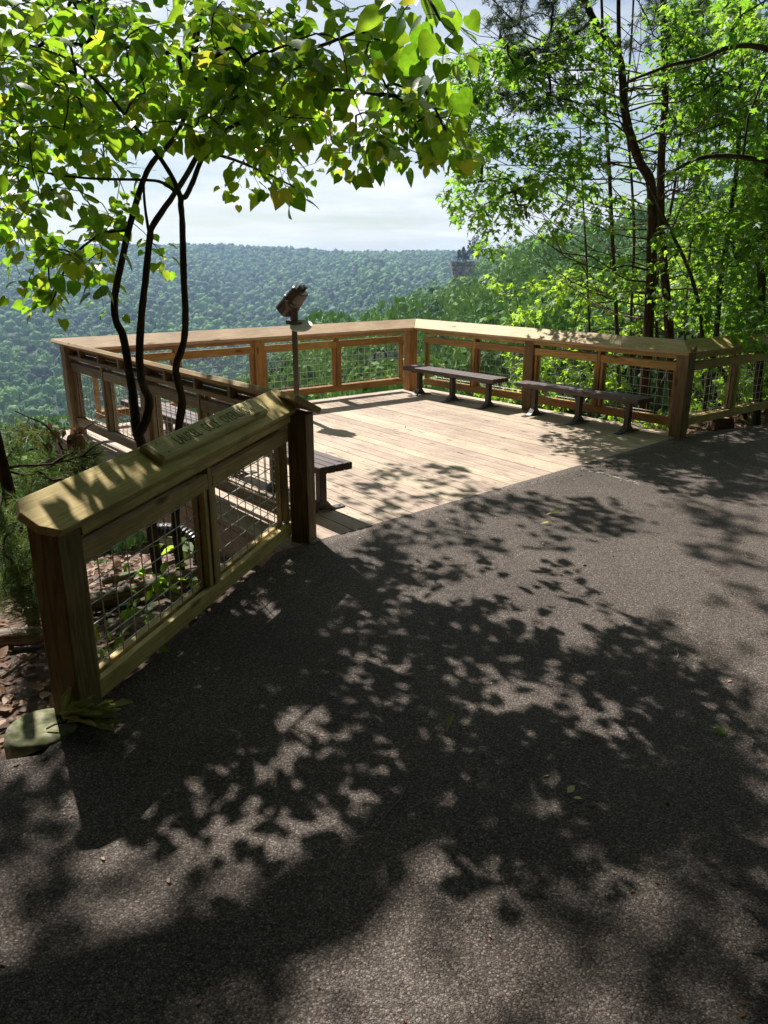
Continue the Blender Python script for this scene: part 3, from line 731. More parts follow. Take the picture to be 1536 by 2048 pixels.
# ---------------------------------------------------------------- plants: templates and growing
def quads(pts, fs): return np.array(pts, float), np.array(fs, int)
HEART_V, HEART_F = quads([(0, .12, 0), (.23, 0, .05), (.43, .10, .09), (.5, .33, .10), (.42, .60, .06), (.21, .84, -.01), (0, 1.08, -.12), (0, .55, -.01),
                          (-.23, 0, .05), (-.43, .10, .09), (-.5, .33, .10), (-.42, .60, .06), (-.21, .84, -.01)],
                         [(0, 1, 2, 3), (0, 3, 4, 7), (7, 4, 5, 6), (0, 10, 9, 8), (0, 7, 11, 10), (7, 6, 12, 11)])
MAPLE_V, MAPLE_F = quads([(0, .28, 0), (0, .02, 0), (-.30, .0, -.04), (-.17, .23, .03), (-.56, .46, -.08), (-.17, .50, .03), (0, 1.02, -.12), (.17, .50, .03), (.56, .46, -.08), (.17, .23, .03), (.30, .0, -.04)],
                         [(0, 3, 2, 1), (0, 5, 4, 3), (0, 7, 6, 5), (0, 9, 8, 7), (0, 1, 10, 9)])
OVAL_V, OVAL_F = quads([(0, 0, 0), (.24, .3, .06), (.22, .65, .04), (0, 1.05, -.06), (-.24, .3, .06), (-.22, .65, .04), (0, .5, 0)],
                       [(0, 1, 2, 6), (6, 2, 3, 3), (0, 6, 5, 4), (6, 3, 5, 5)])
OVAL_F = np.array([(0, 1, 2, 6), (0, 6, 5, 4), (6, 2, 3, 5)])
LEAF = {'heart': (HEART_V, HEART_F), 'maple': (MAPLE_V, MAPLE_F), 'oval': (OVAL_V, OVAL_F)}
def spline(P, k=5):
    P = [np.array(p, float) for p in P]; out = []
    for i in range(len(P)-1):
        a, b, c, d = P[max(i-1, 0)], P[i], P[i+1], P[min(i+2, len(P)-1)]
        for j in range(k):
            t = j/k; out.append(.5*((2*b)+(c-a)*t+(2*a-5*b+4*c-d)*t*t+(3*b-a-3*c+d)*t**3))
    return out+[P[-1]]
def grow(limbs, targets, sag=.06):
    """join every target to the nearest point grown so far; returns (segments as 4-point curves, radii)"""
    nodes = [np.array(p) for p in limbs]; par = [-1]*len(nodes); own = [-1]*len(nodes)
    T = np.array(targets); arr = np.array(nodes)
    d = np.linalg.norm(T[:, None]-arr[None], axis=2); best = d.argmin(1); bd = d.min(1); left = set(range(len(T))); segs = []
    while left:
        i = min(left, key=lambda q: bd[q]); left.remove(i)
        s, e = nodes[best[i]], T[i]; l = np.linalg.norm(e-s); j = rng.normal(0, .07, 3)*l
        pts = [s]; pa = len(segs)
        for t in (.35, .7, 1.): pts.append(s+(e-s)*t+j*math.sin(PI*t)+UP*sag*l*math.sin(PI*t))
        segs.append([pts, own[best[i]], 1])
        new = pts[1:]
        for q in new: nodes.append(q); own.append(pa)
        nn = np.array(new)
        if left:
            ix = np.array(sorted(left)); dd = np.linalg.norm(T[ix][:, None]-nn[None], axis=2); k = dd.argmin(1); m = dd.min(1); up = m < bd[ix]
            bd[ix[up]] = m[up]; best[ix[up]] = len(nodes)-3+k[up]
    for q in reversed(range(len(segs))):
        p = segs[q][1]
        if p >= 0: segs[p][2] += segs[q][2]
    return segs
def twig_mesh(segs, r0=.0022, rmax=.03, pw=.5):
    P = np.array([s[0] for s in segs]); n, m = P.shape[:2]; r = np.minimum(r0*np.array([s[2] for s in segs])**pw, rmax)
    rr = r[:, None]*np.linspace(1, .72, m)[None]
    t = P[:, -1]-P[:, 0]; t /= np.linalg.norm(t, axis=1, keepdims=True)+1e-9
    u = np.cross(t, (.31, .52, .79)); u /= np.linalg.norm(u, axis=1, keepdims=True)+1e-9; v = np.cross(t, u); K = 4
    V = np.stack([P+(u*math.cos(2*PI*k/K)+v*math.sin(2*PI*k/K))[:, None]*rr[..., None] for k in range(K)], axis=2)
    base = (np.arange(n)*m*K)[:, None, None]; i = np.arange(m-1)[None, :, None]; k = np.arange(K)[None, None]
    F = np.stack([base+i*K+k, base+i*K+(k+1) % K, base+(i+1)*K+(k+1) % K, base+(i+1)*K+k], axis=-1)
    return V.reshape(-1, 3), F.reshape(-1, 4), np.zeros(n*m*K)
def leaves_on(segs, per, size, kind, droop=.6, spread=.09, t0=.25, svar=.3, rn=None, face=0., endlen=9.):
    P = np.array([s[0] for s in segs]); n = len(P); N_ = n*per
    tt = np.maximum(t0, 1-endlen/(np.linalg.norm(P[:, -1]-P[:, 0], axis=1, keepdims=True)+1e-6)); t = tt+(1-tt)*rng.random((n, per)); f = t*3; i = np.minimum(f.astype(int), 2); w = (f-i)[..., None]
    I = np.arange(n)[:, None]; p = P[I, i]*(1-w)+P[I, i+1]*w
    d = P[:, -1]-P[:, 0]; d /= np.linalg.norm(d, axis=1, keepdims=True)+1e-9
    lat = rng.normal(0, 1, (n, per, 3)); lat[..., 2] *= .5; lat /= np.linalg.norm(lat, axis=2, keepdims=True)
    p = (p+lat*spread*(.3+.7*rng.random((n, per, 1)))-UP*spread*.3).reshape(-1, 3)
    tip = (lat*.75+d[:, None]*.35).reshape(-1, 3)-UP*droop*(.4+.9*rng.random((N_, 1)))
    up = np.tile(UP, (N_, 1))+rng.normal(0, .42, (N_, 3))
    scl = size*(1-svar+2*svar*rng.random(N_))
    TV, TF = LEAF[kind]
    V, F, r = scatter(TV, TF, p, frames(N_, tip, up), scl, np.clip(rng.normal(.45, .26, N_), 0, 1) if rn is None else rn)
    return V, F, r
def ell(lst, Y0, Y1):       # points in picture ellipses (cx, cy, rx, ry, n) spread in depth
    out = []
    for e in lst:
        cx, cy, rx, ry, n = e[:5]; a, b = (e[5], e[6]) if len(e) > 5 else (Y0, Y1)
        for _ in range(n):
            while 1:
                u, v = random.uniform(-1, 1), random.uniform(-1, 1)
                if u*u+v*v < 1: break
            out.append(at(cx+u*rx, cy+v*ry, random.uniform(a, b)))
    return out
def pxline(pts, Y):         # picture polyline at depth Y (or per-point depth)
    return [at(p[0], p[1], p[2] if len(p) > 2 else Y) for p in pts]
def to_ground(pl):          # prolong a stem's first point straight down into the ground
    p = pl[0]; return [V3(p[0]+.02, p[1], ground_z(p[0], p[1])-.08)]+pl
def taper(n, a, b, p=1.): return [a+(b-a)*(i/(n-1))**p for i in range(n)]
def inpoly(x, y, P):
    c = False; n = len(P)
    for i in range(n):
        (x1, y1), (x2, y2) = P[i], P[(i+1) % n]
        if (y1 > y) != (y2 > y) and x < (x2-x1)*(y-y1)/(y2-y1)+x1: c = not c
    return c
def shade(poly, cov, h0, h1, leaf_area, px=True, holes=()):
    """twig ends that shade a patch of ground: the patch seen along the sun's rays from h0..h1 up"""
    G = [tuple(atz(x, y, -.05)[:2]) for x, y in poly] if px else poly
    H = [[tuple(atz(x, y, -.05)[:2]) for x, y in h] for h in holes]
    xs = [g[0] for g in G]; ys = [g[1] for g in G]; A = 0
    for i in range(len(G)): A += G[i][0]*G[(i+1) % len(G)][1]-G[(i+1) % len(G)][0]*G[i][1]
    n = int(-math.log(1-cov)*abs(A)/2/leaf_area); out = []; tries = 0
    while len(out) < n and tries < n*60:
        tries += 1
        x, y = random.uniform(min(xs), max(xs)), random.uniform(min(ys), max(ys))
        if not inpoly(x, y, G) or any(inpoly(x, y, h) for h in H): continue
        h = random.uniform(h0, h1)
        hmin = (CAMH+.10+.275*y)/(1-.748*.275)+.25     # keep clear of the picture's upper edge
        h = max(h, hmin+random.uniform(0, .8))
        out.append(V3(x, y, -.05)+SUN*h)
    return out
def oval(cx, cy, rx, ry, n=12, a=0): return [(cx+rx*math.cos(2*PI*k/n), cy+ry*math.sin(2*PI*k/n)) for k in range(n)]

# ---------------------------------------------------------------- the redbud beside the name board
base = at(312, 1156, 5.05); base[2] = ground_z(base[0], base[1])
rb = thing('redbud_tree', 'slender many stemmed tree with heart shaped leaves beside the name board', 'tree', base)
SA = pxline([(306, 1080), (298, 1000), (285, 900), (273, 860), (270, 825), (265, 782), (257, 734), (247, 675), (232, 640), (230, 590), (245, 515), (257, 460), (270, 415), (285, 365), (305, 325), (345, 280), (372, 225), (385, 150), (400, 40), (420, -120)], 5.0)
SB = pxline([(277, 868), (292, 840), (298, 802), (285, 767), (279, 718), (282, 640), (290, 565), (300, 475), (306, 450), (340, 400), (370, 355), (400, 300), (430, 240), (462, 180), (520, 135), (590, 100), (640, 92), (720, 60)], 4.95)
SC = pxline([(352, 1060), (354, 960), (356, 870), (364, 805), (358, 770), (352, 732), (366, 690), (371, 640), (367, 540), (365, 450), (362, 400), (372, 392), (385, 365), (400, 325), (411, 304), (440, 270), (470, 250), (545, 220), (595, 188), (680, 180), (760, 190)], 4.8)
SD = pxline([(362, 400), (352, 370), (330, 330), (297, 286), (250, 230), (200, 170), (140, 120), (60, 90)], 4.8)
SE = pxline([(352, 385), (330, 368), (295, 360), (180, 357), (90, 345), (20, 325), (-60, 300)], 4.75)
SF = pxline([(300, 475), (292, 430), (288, 385), (292, 350), (320, 310)], 4.95)
SG = pxline([(257, 460), (200, 470), (140, 520), (110, 590), (100, 610)], 5.0)
SH = pxline([(411, 304), (470, 320), (540, 350), (590, 375)], 4.8)
SI = pxline([(720, 60), (800, 110, 4.7), (850, 180, 4.4), (890, 260, 4.2)], 4.9)
SJ = pxline([(720, 60), (800, -40, 4.0), (850, -10, 3.6), (880, 40, 3.5)], 4.9)
def stem(pl, r0, r1, name='stem', par=rb, k=4, m=None, ground=False, n=9):
    pl = to_ground(pl) if ground else pl
    q = spline(pl, k); MB().tube(q, taper(len(q), r0, r1, .8), n, wob=.11).build(name, m or M['redbark'], par, smooth=True); return q
LQ = []
for pl, r0, r1, g in ((SA, .040, .009, 1), (SB, .031, .008, 0), (SC, .030, .008, 1)): LQ += stem(pl, r0, r1, ground=g)
for pl, r0, r1 in ((SD, .017, .005), (SE, .011, .004), (SF, .011, .004), (SG, .011, .004), (SH, .011, .004), (SI, .012, .005), (SJ, .011, .005)): LQ += stem(pl, r0, r1, 'limb')
for sx, sy in ((368, 640), (292, 350)): pass
LQ = [p for p in LQ if p[2] > 1.7]
rbT = ell([(60, 60, 130, 90, 46), (200, 90, 140, 110, 74), (370, 80, 140, 100, 74), (520, 80, 130, 100, 66), (660, 100, 120, 110, 56), (770, 130, 90, 100, 30),
           (80, 190, 110, 70, 36), (230, 210, 120, 60, 44), (400, 200, 110, 60, 40), (560, 210, 90, 60, 34), (690, 240, 90, 60, 28), (785, 240, 50, 80, 20),
           (60, 285, 80, 40, 20), (180, 290, 70, 40, 16), (350, 255, 60, 25, 8), (455, 270, 50, 40, 14), (545, 310, 60, 50, 18), (560, 385, 40, 30, 6), (470, 385, 20, 15, 2),
           (730, 310, 50, 30, 8), (660, 300, 25, 25, 3),
           (830, 200, 55, 45, 9, 4.6, 5.6), (870, 270, 55, 55, 12, 4.6, 5.6), (915, 300, 25, 35, 4, 4.4, 5.2), (818, 360, 22, 22, 3, 4.4, 5), (900, 220, 30, 30, 4, 4.4, 5.2),
           (60, 400, 80, 50, 12), (190, 420, 60, 25, 6), (40, 480, 60, 40, 11), (140, 500, 60, 40, 9), (90, 570, 60, 40, 8), (200, 540, 40, 40, 5), (60, 590, 40, 30, 4), (20, 340, 40, 40, 7),
           (240, 440, 40, 30, 4), (330, 520, 30, 35, 4), (230, 600, 30, 25, 2), (280, 330, 40, 20, 3)], 4.1, 6.8)
LIT = [[(395, 1610), (500, 1645), (700, 1655), (860, 1620), (1000, 1560), (960, 1620), (800, 1690), (560, 1770), (450, 1740), (400, 1690)], oval(1250, 1440, 90, 50), oval(1330, 1180, 120, 60), oval(590, 1900, 55, 60), oval(310, 1830, 50, 35), oval(255, 1745, 55, 40), oval(1120, 1590, 60, 50)]
def drop_at(T, holes, grow_=1.25):
    H = []
    for h in holes:
        c = np.mean([atz(x, y, -.06)[:2] for x, y in h], axis=0); H.append([tuple(c+(atz(x, y, -.06)[:2]-c)*grow_) for x, y in h])
    keep = []
    for p in T:
        g = p-SUN*(p[2]+.06)
        if not any(inpoly(g[0], g[1], h) for h in H): keep.append(p)
    return keep
rbBig = ell([(845, 140, 45, 30, 2, 3.5, 3.9), (790, 30, 50, 50, 4, 3.5, 4.0), (880, 40, 50, 40, 3, 3.4, 3.8)], 3.5, 3.8)
LEAFA = .024
HOLES = [oval(545, 1468, 42, 18), oval(600, 1505, 48, 32), oval(770, 1535, 45, 32), oval(693, 1365, 26, 12), oval(710, 1430, 40, 16), oval(1170, 1250, 70, 26), oval(640, 1460, 26, 20), oval(1000, 1190, 70, 14), oval(1060, 1180, 60, 14), oval(1030, 1390, 60, 22), oval(900, 1440, 50, 16),
         oval(690, 1210, 40, 9), oval(1290, 1190, 60, 20), oval(640, 1245, 30, 9), oval(560, 1370, 26, 12), oval(860, 1130, 40, 9)]
main_shade = [(480, 1180), (640, 1110), (760, 1110), (1000, 1150), (1180, 1190), (1300, 1220), (1440, 1300), (1500, 1330), (1500, 1470), (1250, 1420), (1080, 1500), (920, 1520), (850, 1580), (690, 1630), (520, 1600), (430, 1520), (330, 1480), (330, 1320)]
rbS = shade(main_shade, .40, 3.4, 5.2, LEAFA, holes=HOLES)
rbS += shade([(660, 1090), (850, 1010), (1000, 1000), (1130, 1020), (1280, 1065), (1200, 1100), (1000, 1110), (860, 1150), (740, 1110)], .38, 4.4, 5.6, LEAFA)
rbS += shade([(880, 1010), (965, 985), (1140, 1012), (1230, 1000), (1300, 1050), (1240, 1080), (1100, 1050), (960, 1030)], .62, 4.6, 5.8, LEAFA)
rbS += shade([(670, 985), (770, 950), (870, 938), (945, 960), (930, 985), (850, 1005), (720, 1030), (650, 1030)], .5, 4.8, 6, LEAFA)
rbS += shade([(0, 1480), (330, 1480), (390, 1560), (390, 1640), (300, 1690), (0, 1680)], .55, 3.6, 5.5, LEAFA)
rbT = drop_at(rbT, HOLES, 1.5); rbT = drop_at(rbT, LIT, 1.05); rbS = drop_at(rbS, LIT, 1.0)
def rail_sun(T):        # gaps that let strips of sun onto the name board and its rail
    keep = []
    for p in T:
        g = p-SUN*(p[2]-.95)-El; a, c = g@dED, g@nED
        if -.1 < c < .32 and any(u < a < v for u, v in ((-.12, .16), (.58, .66), (.88, .96), (1.32, 1.38), (1.64, 1.70), (1.96, 2.06))): continue
        keep.append(p)
    return keep
rbT = [p for p in rail_sun(rbT) if random.random() < .93]; rbS = rbS+[p for p in shade([(-.35, 2.5), (-1.35, 2.5), (-1.55, 3.0), (-.75, 5.2), (.1, 5.0)], .46, 2.6, 4.4, LEAFA, px=False) if rail_sun([p])]
top = np.array(LQ)
segs = grow(LQ, rbT+rbBig+rbS)
print('redbud twigs', len(segs))
tw = twig_mesh(segs, .0019, .016)
fast('branch', tw[0], tw[1], M['redbark'], rb, smooth=True)
nb_ = len(rbBig)
isbig = np.array([any(np.allclose(s[0][-1], b, atol=1e-6) for b in rbBig) for s in segs])
sm = [s for s, b in zip(segs, isbig) if not b]; bg_ = [s for s, b in zip(segs, isbig) if b]
V, F, r = join([leaves_on(sm, 7, .077, 'heart', .5, .125, svar=.42, endlen=.45), leaves_on(bg_, 4, .098, 'heart', .8, .11)])
fast('crown', V, F, M['redbud'], rb, r)

# ---------------------------------------------------------------- tall trees left of the picture: their crowns throw the soft shade
def shade_tree(name, label, trunk, targets, per, size):
    t = thing(name, label, 'tree', trunk[0]); q = spline(trunk, 5); MB().tube(q, taper(len(q), .19, .05), 12, wob=.05).build('trunk', M['maplebark'], t, smooth=True)
    sg = grow(q[len(q)//2:], targets, .05); a = twig_mesh(sg, .0035, .05, .55); fast('branch', a[0], a[1], M['maplebark'], t, smooth=True)
    V, F, r = leaves_on(sg, per, size, 'maple', .4, .2, endlen=.4); fast('crown', V, F, M['maple'], t, r)
    return t
LA2 = .034
sh = shade([(0, 1700), (300, 1700), (430, 1680), (560, 1760), (540, 1850), (600, 2048), (-60, 2100), (-100, 1700)], .56, 7.5, 10, LA2, holes=[oval(260, 1745, 75, 55), oval(310, 1835, 60, 45), oval(150, 1760, 50, 30), oval(400, 1900, 60, 40)])
sh += shade([(620, 1960), (900, 1900), (1000, 2048), (640, 2060)], .38, 8, 11, LA2)
sh += shade([(820, 1790), (1000, 1780), (1020, 1850), (900, 1880)], .48, 8, 10, LA2)
sh += shade([(1200, 1540), (1350, 1530), (1560, 1580), (1560, 1800), (1380, 1720), (1250, 1620)], .92, 7.5, 10, LA2)
sh += shade([(1250, 1860), (1400, 1790), (1560, 1860), (1560, 2048), (1300, 2060)], .8, 8, 11, LA2, holes=[oval(1350, 1850, 50, 40)])
sh += shade([(540, 1800), (620, 1720), (760, 1650), (1000, 1560), (1120, 1480), (1130, 1530), (1010, 1600), (800, 1700), (640, 1790)], .35, 8, 10, LA2)
sh += shade([(430, 1640), (700, 1640), (1000, 1520), (1540, 1430), (1600, 2060), (560, 2060)], .24, 11, 15, LA2)
corner_ = shade([(1230, 1580), (1400, 1520), (1580, 1480), (1580, 2060), (1400, 2060), (1330, 1850)], .62, 8, 11, LA2)+shade([(-80, 1880), (420, 1950), (560, 2060), (-80, 2070)], .6, 8, 11, LA2)+shade([(1180, 1130), (1420, 1290), (1580, 1300), (1580, 1480), (1420, 1440), (1300, 1400)], .35, 8, 11, LA2)
sh += shade([(-2.3, 1.3), (-2.3, 2.9), (-1.0, 2.6), (-.85, 1.9), (-1.1, 1.3)], .5, 6, 8.5, LA2, px=False)
sh += shade([(1300, 1010), (1420, 1010), (1560, 1060), (1560, 1160), (1420, 1110)], .45, 7.5, 9.5, LA2)
sh += shade([(1480, 1180), (1580, 1180), (1580, 1320), (1470, 1290)], .35, 7.5, 9.5, LA2)
sh += shade([(1220, 905), (1300, 880), (1560, 890), (1560, 950), (1400, 925), (1270, 930)], .66, 8, 10, LA2)
sh += shade([(1180, 925), (1260, 915), (1340, 940), (1260, 945)], .45, 8, 10, LA2)
sh += shade([(-3, -3), (3, -3), (2.0, 1.3), (-1.8, 1.3)], .72, 8, 11, LA2, px=False)
sh += shade([(1.6, 1.2), (4.5, 1.5), (5.5, 5), (3.4, 4.6), (2.2, 2.8)], .6, 8, 10, LA2, px=False)
sh = drop_at(sh, LIT+[oval(100, 1490, 30, 20)], 1.0)+corner_
ta = [p for p in sh if p[0] < -2.6]; tb = [p for p in sh if p[0] >= -2.6]
shade_tree('maple_tree', 'tall broad tree standing left of the path, its crown overhead', [V3(-6.6, 7.2, -1.6), V3(-6.5, 7.3, 1.5), V3(-6.3, 7.4, 4), V3(-5.9, 7.4, 7), V3(-5.3, 7.2, 9), V3(-4.9, 7.0, 11)], ta, 9, .125)
limb_pts = [V3(*(atz(x, y, -.05)+SUN*9.0)) for x, y in ((420, 1880), (560, 1775), (760, 1680), (1000, 1580), (1120, 1500))]
shade_tree('maple_tree', 'tall tree behind the path whose limb reaches over the asphalt', [V3(-8.5, 3.2, -.9), V3(-8.3, 3.6, 2), V3(-8.0, 4.2, 5.5)]+limb_pts, tb, 9, .125)

# ---------------------------------------------------------------- needles
def sprigs(ends, dirs, per, length, width, spread=.07, tuft=.9):
    """needle sprays: per needles round the last `spread` metres before each end"""
    n = len(ends); ends = np.array(ends); dirs = np.array(dirs); dirs /= np.linalg.norm(dirs, axis=1, keepdims=True)+1e-9; K = n*per
    t = rng.random((n, per, 1)); p = (ends[:, None]-dirs[:, None]*t*spread).reshape(-1, 3)
    lat = rng.normal(0, 1, (n, per, 3)); lat -= dirs[:, None]*(lat*dirs[:, None]).sum(2, keepdims=True); lat /= np.linalg.norm(lat, axis=2, keepdims=True)+1e-9
    d = (dirs[:, None]*tuft+lat*.8).reshape(-1, 3); d += rng.normal(0, .12, (K, 3)); d /= np.linalg.norm(d, axis=1, keepdims=True)
    s = np.cross(d, rng.normal(0, 1, (K, 3))); s /= np.linalg.norm(s, axis=1, keepdims=True)+1e-9
    l = (length*(.7+.5*rng.random((K, 1)))); b = p+d*l
    sagv = -UP*l*.12
    V = np.stack([p-s*width/2, p+s*width/2, b*.5+p*.5+s*width/2+sagv*.3, b+sagv], axis=1).reshape(-1, 3)
    F = np.arange(K*4).reshape(K, 4); r = np.repeat(np.repeat(rng.random(n)*.7, per)+.3*rng.random(K), 4)
    return V, F, r
def dirs_of(segs): return [s[0][-1]-s[0][-2] for s in segs]

# ---------------------------------------------------------------- trees behind the right-hand railing
def bare_branches(t, q, n, zlo, zhi, lmin, lmax, bias=(-.6, -.1), mtl='pinebark', rise=.35):
    """dead limbs: arching out of the trunk, forked twigs at their ends"""
    mb = MB(); tips = []
    qz = [p for p in q if zlo < p[2] < zhi]
    for i in range(n):
        p = qz[int(len(qz)*(i+.5)/n)] if qz else q[len(q)//2]
        a = random.uniform(0, 2*PI); d = unit(V3(math.cos(a)+bias[0], math.sin(a)*.8+bias[1], 0)); l = random.uniform(lmin, lmax)
        r = rise*random.uniform(.4, 1.3); pts = [p]
        for k in range(1, 7):
            s = k/6; pts.append(p+d*l*s+UP*l*(r*s*s*1.3-.12*s+.12*r)+V3(random.uniform(-1, 1), random.uniform(-1, 1), random.uniform(-1, 1))*.025*l)
        mb.tube(pts, taper(7, .0125*random.uniform(.6, 1.2), .0025), 5, False)
        for k in (2, 3, 4, 5):
            for _ in range(2):
                if random.random() < .25: continue
                e = unit(d+V3(random.uniform(-1, 1), random.uniform(-1, 1), random.uniform(-.3, .8))*.9); m = l*random.uniform(.12, .32)
                mid = pts[k]+e*m*.5+UP*random.uniform(-.02, .05); mb.tube([pts[k], mid, pts[k]+e*m+UP*m*.15], [.005, .0035, .0018], 4, False)
                tips.append((pts[k]+e*m+UP*m*.15, e))
    mb.build('dead_branch', M[mtl], t, smooth=True); return tips
def trunk_tree(name, label, cat, pl, r0, r1, mtl, group=None, n=11):
    pl = to_ground(pl); t = thing(name, label, cat, pl[0], group); q = spline(pl, 5)
    MB().tube(q, taper(len(q), r0, r1, .9), n, wob=.07).build('trunk', M[mtl], t, smooth=True); return t, q
def crown_on(t, q, targets, per, size, kind='maple', m='maple', bm='maplebark', droop=.5, spread=.1, r0=.0018, rmax=.02, zmin=None):
    src = [p for p in q if p[2] > (zmin if zmin is not None else -9)] or q
    sg = grow(src, targets, .05); a = twig_mesh(sg, r0, rmax); fast('branch', a[0], a[1], M[bm], t, smooth=True)
    V, F, r = leaves_on(sg, per, size, kind, droop, spread); fast('crown', V, F, M[m], t, r); return sg
def needles_on(t, q, targets, per, length, width, bm='pinebark', m='needle', zmin=None):
    src = [p for p in q if p[2] > (zmin if zmin is not None else -9)] or q
    sg = grow(src, targets, .04); a = twig_mesh(sg, .0022, .03); fast('branch', a[0], a[1], M[bm], t, smooth=True)
    E_, D_ = [], []
    for s in sg:
        d = s[0][-1]-s[0][-2]
        for k in range(5):
            f = random.random(); E_.append(s[0][-1]*(1-f*.6)+s[0][-2]*f*.6+rng.normal(0, .035, 3)); D_.append(unit(d)+rng.normal(0, .55, 3)+UP*.25)
    V, F, r = sprigs(E_, D_, per, length, width, .09); fast('needles', V, F, M[m], t, r); return sg

G1 = 'trees beyond the right railing'
t, q = trunk_tree('pine_tree', 'thick reddish pine trunk curving up to the left behind the second bench', 'tree',
                  pxline([(1288, 800), (1298, 640), (1303, 520), (1305, 425), (1300, 360), (1280, 325), (1258, 260), (1247, 200), (1240, 120), (1200, 60), (1165, -10), (1130, -140), (1110, -300)], 10.2), .078, .03, 'pinebark', G1)
bare_branches(t, q, 34, .9, 4.0, 1.1, 2.5, (-.9, -.15))
needles_on(t, q, ell([(1060, 60, 70, 90, 44), (1010, 30, 40, 50, 18), (1090, 150, 50, 60, 20), (985, 200, 45, 20, 9), (1180, 40, 40, 50, 14), (1150, -60, 120, 60, 24), (1050, 205, 60, 24, 14), (1120, 60, 50, 60, 18)], 9.2, 11), 20, .09, .0048, m='darkneedle', zmin=2.6)
MB().tube(spline(pxline([(1247, 200), (1240, 120), (1237, 30), (1238, -120)], 10.2), 4), taper(13, .03, .02), 8).build('fork', M['pinebark'], t, smooth=True)
t, q = trunk_tree('pine_tree', 'straight dark pine trunk just right of the curving reddish one', 'tree',
                  pxline([(1346, 800), (1338, 660), (1330, 560), (1322, 450), (1322, 330), (1330, 200), (1328, 60), (1325, -150), (1325, -400)], 10.9), .072, .035, 'pinebark', G1)
bare_branches(t, q, 30, .8, 4.6, 1.0, 2.2, (-.35, -.2))
needles_on(t, q, ell([(1400, 395, 60, 28, 10), (1330, -20, 90, 60, 16), (1290, 60, 60, 70, 16), (1370, 60, 50, 70, 12)], 9.6, 12), 20, .09, .0048, m='darkneedle', zmin=2.2)
t, q = trunk_tree('maple_tree', 'thin pole like maple with pale leaves reaching out towards the sky gap', 'tree',
                  pxline([(1238, 790), (1233, 640), (1225, 480), (1218, 330), (1209, 200), (1205, 60), (1200, -100)], 11.2), .036, .016, 'maplebark', G1)
LM = pxline([(1222, 400, 11.1), (1150, 330, 10.5), (1060, 290, 10), (980, 300, 9.6), (930, 330, 9.4)], 10)+pxline([(1212, 230, 11.1), (1130, 160, 10.4), (1030, 115, 9.8), (930, 110, 9.4)], 10)+pxline([(1226, 480, 11.1), (1120, 420, 10.4), (1000, 395, 9.8), (920, 400, 9.5)], 10)
crown_on(t, list(q)+LM, ell([(1000, 110, 110, 36, 46), (1130, 130, 120, 60, 48), (930, 130, 45, 35, 14), (925, 230, 45, 60, 22), (990, 180, 80, 36, 32), (1060, 235, 80, 56, 48), (950, 300, 55, 50, 26), (925, 380, 40, 45, 18), (1010, 320, 80, 70, 44),
     (1085, 410, 90, 70, 34), (1180, 250, 80, 110, 50), (955, 430, 50, 24, 10), (985, 488, 30, 28, 9), (1010, 400, 60, 40, 18), (1130, 340, 70, 60, 30), (1180, 60, 70, 60, 26), (1230, 420, 60, 60, 14)], 9.0, 11.2), 10, .088, spread=.13, zmin=1.9)
t, q = trunk_tree('maple_tree', 'young leaning maple stem crossing behind the corner post', 'tree',
                  pxline([(1490, 830), (1440, 734), (1408, 690), (1400, 620), (1378, 540), (1350, 480), (1330, 440), (1300, 370)], 9.9), .034, .016, 'maplebark', G1)
crown_on(t, q, ell([(1360, 470, 70, 30, 8), (1420, 520, 40, 40, 9), (1300, 560, 60, 50, 9), (1370, 610, 50, 40, 9), (1240, 560, 50, 40, 9)], 9.2, 10.8), 9, .09, spread=.12, zmin=1.2)
t, q = trunk_tree('maple_tree', 'dark slim maple trunk above the shaded path railing, yellow green crown', 'tree',
                  pxline([(1408, 840), (1418, 760), (1430, 690), (1440, 570), (1455, 470), (1465, 400), (1475, 320), (1480, 200), (1490, 50), (1495, -100)], 10.6), .05, .02, 'maplebark', G1)
crown_on(t, q, ell([(1440, 90, 100, 110, 74), (1490, 270, 50, 110, 60), (1400, 220, 60, 70, 34), (1440, 440, 90, 50, 46), (1390, 420, 50, 40, 22), (1500, 500, 40, 110, 50), (1450, 580, 80, 70, 56), (1360, 180, 50, 100, 26), (1350, 40, 60, 60, 24), (1410, 330, 50, 40, 16)], 9.4, 12), 13, .095, spread=.14, zmin=1.4)
t, q = trunk_tree('maple_tree', 'dark trunk at the picture edge with deep green sunlit leaves', 'tree',
                  pxline([(1512, 850), (1520, 690), (1523, 600), (1528, 480), (1532, 380), (1540, 250), (1550, 60)], 9.4), .060, .028, 'maplebark', G1)
crown_on(t, q, ell([(1520, 130, 50, 120, 30), (1515, 330, 40, 100, 34), (1510, 440, 40, 80, 30), (1500, 620, 50, 50, 26), (1490, 690, 60, 40, 18), (1570, 300, 60, 280, 50)], 8.4, 10.6), 13, .095, spread=.14, zmin=1.0)
t, q = trunk_tree('old_tree', 'tree with two thick dark limbs reaching in over the path railing', 'tree', [V3(5.4, 8.3, 0), V3(5.3, 8.4, 1.5), V3(5.25, 8.5, 3), V3(5.3, 8.6, 4.8), V3(5.2, 8.7, 7)], .12, .07, 'maplebark', G1)
for pl in ([(1640, 350), (1590, 335), (1536, 323), (1468, 312), (1400, 316), (1360, 335), (1318, 356)], [(1650, 190), (1590, 130), (1536, 98), (1468, 92), (1400, 118), (1343, 130), (1258, 162)]):
    p_ = pxline(pl, 8.5); p_[0] = V3(5.28, 8.5, p_[0][2]-.25); k_ = spline(p_, 4); MB().tube(k_, taper(len(k_), .036, .012), 9, wob=.08).build('limb', M['maplebark'], t, smooth=True)
    if pl[0][1] == 350: LK = k_
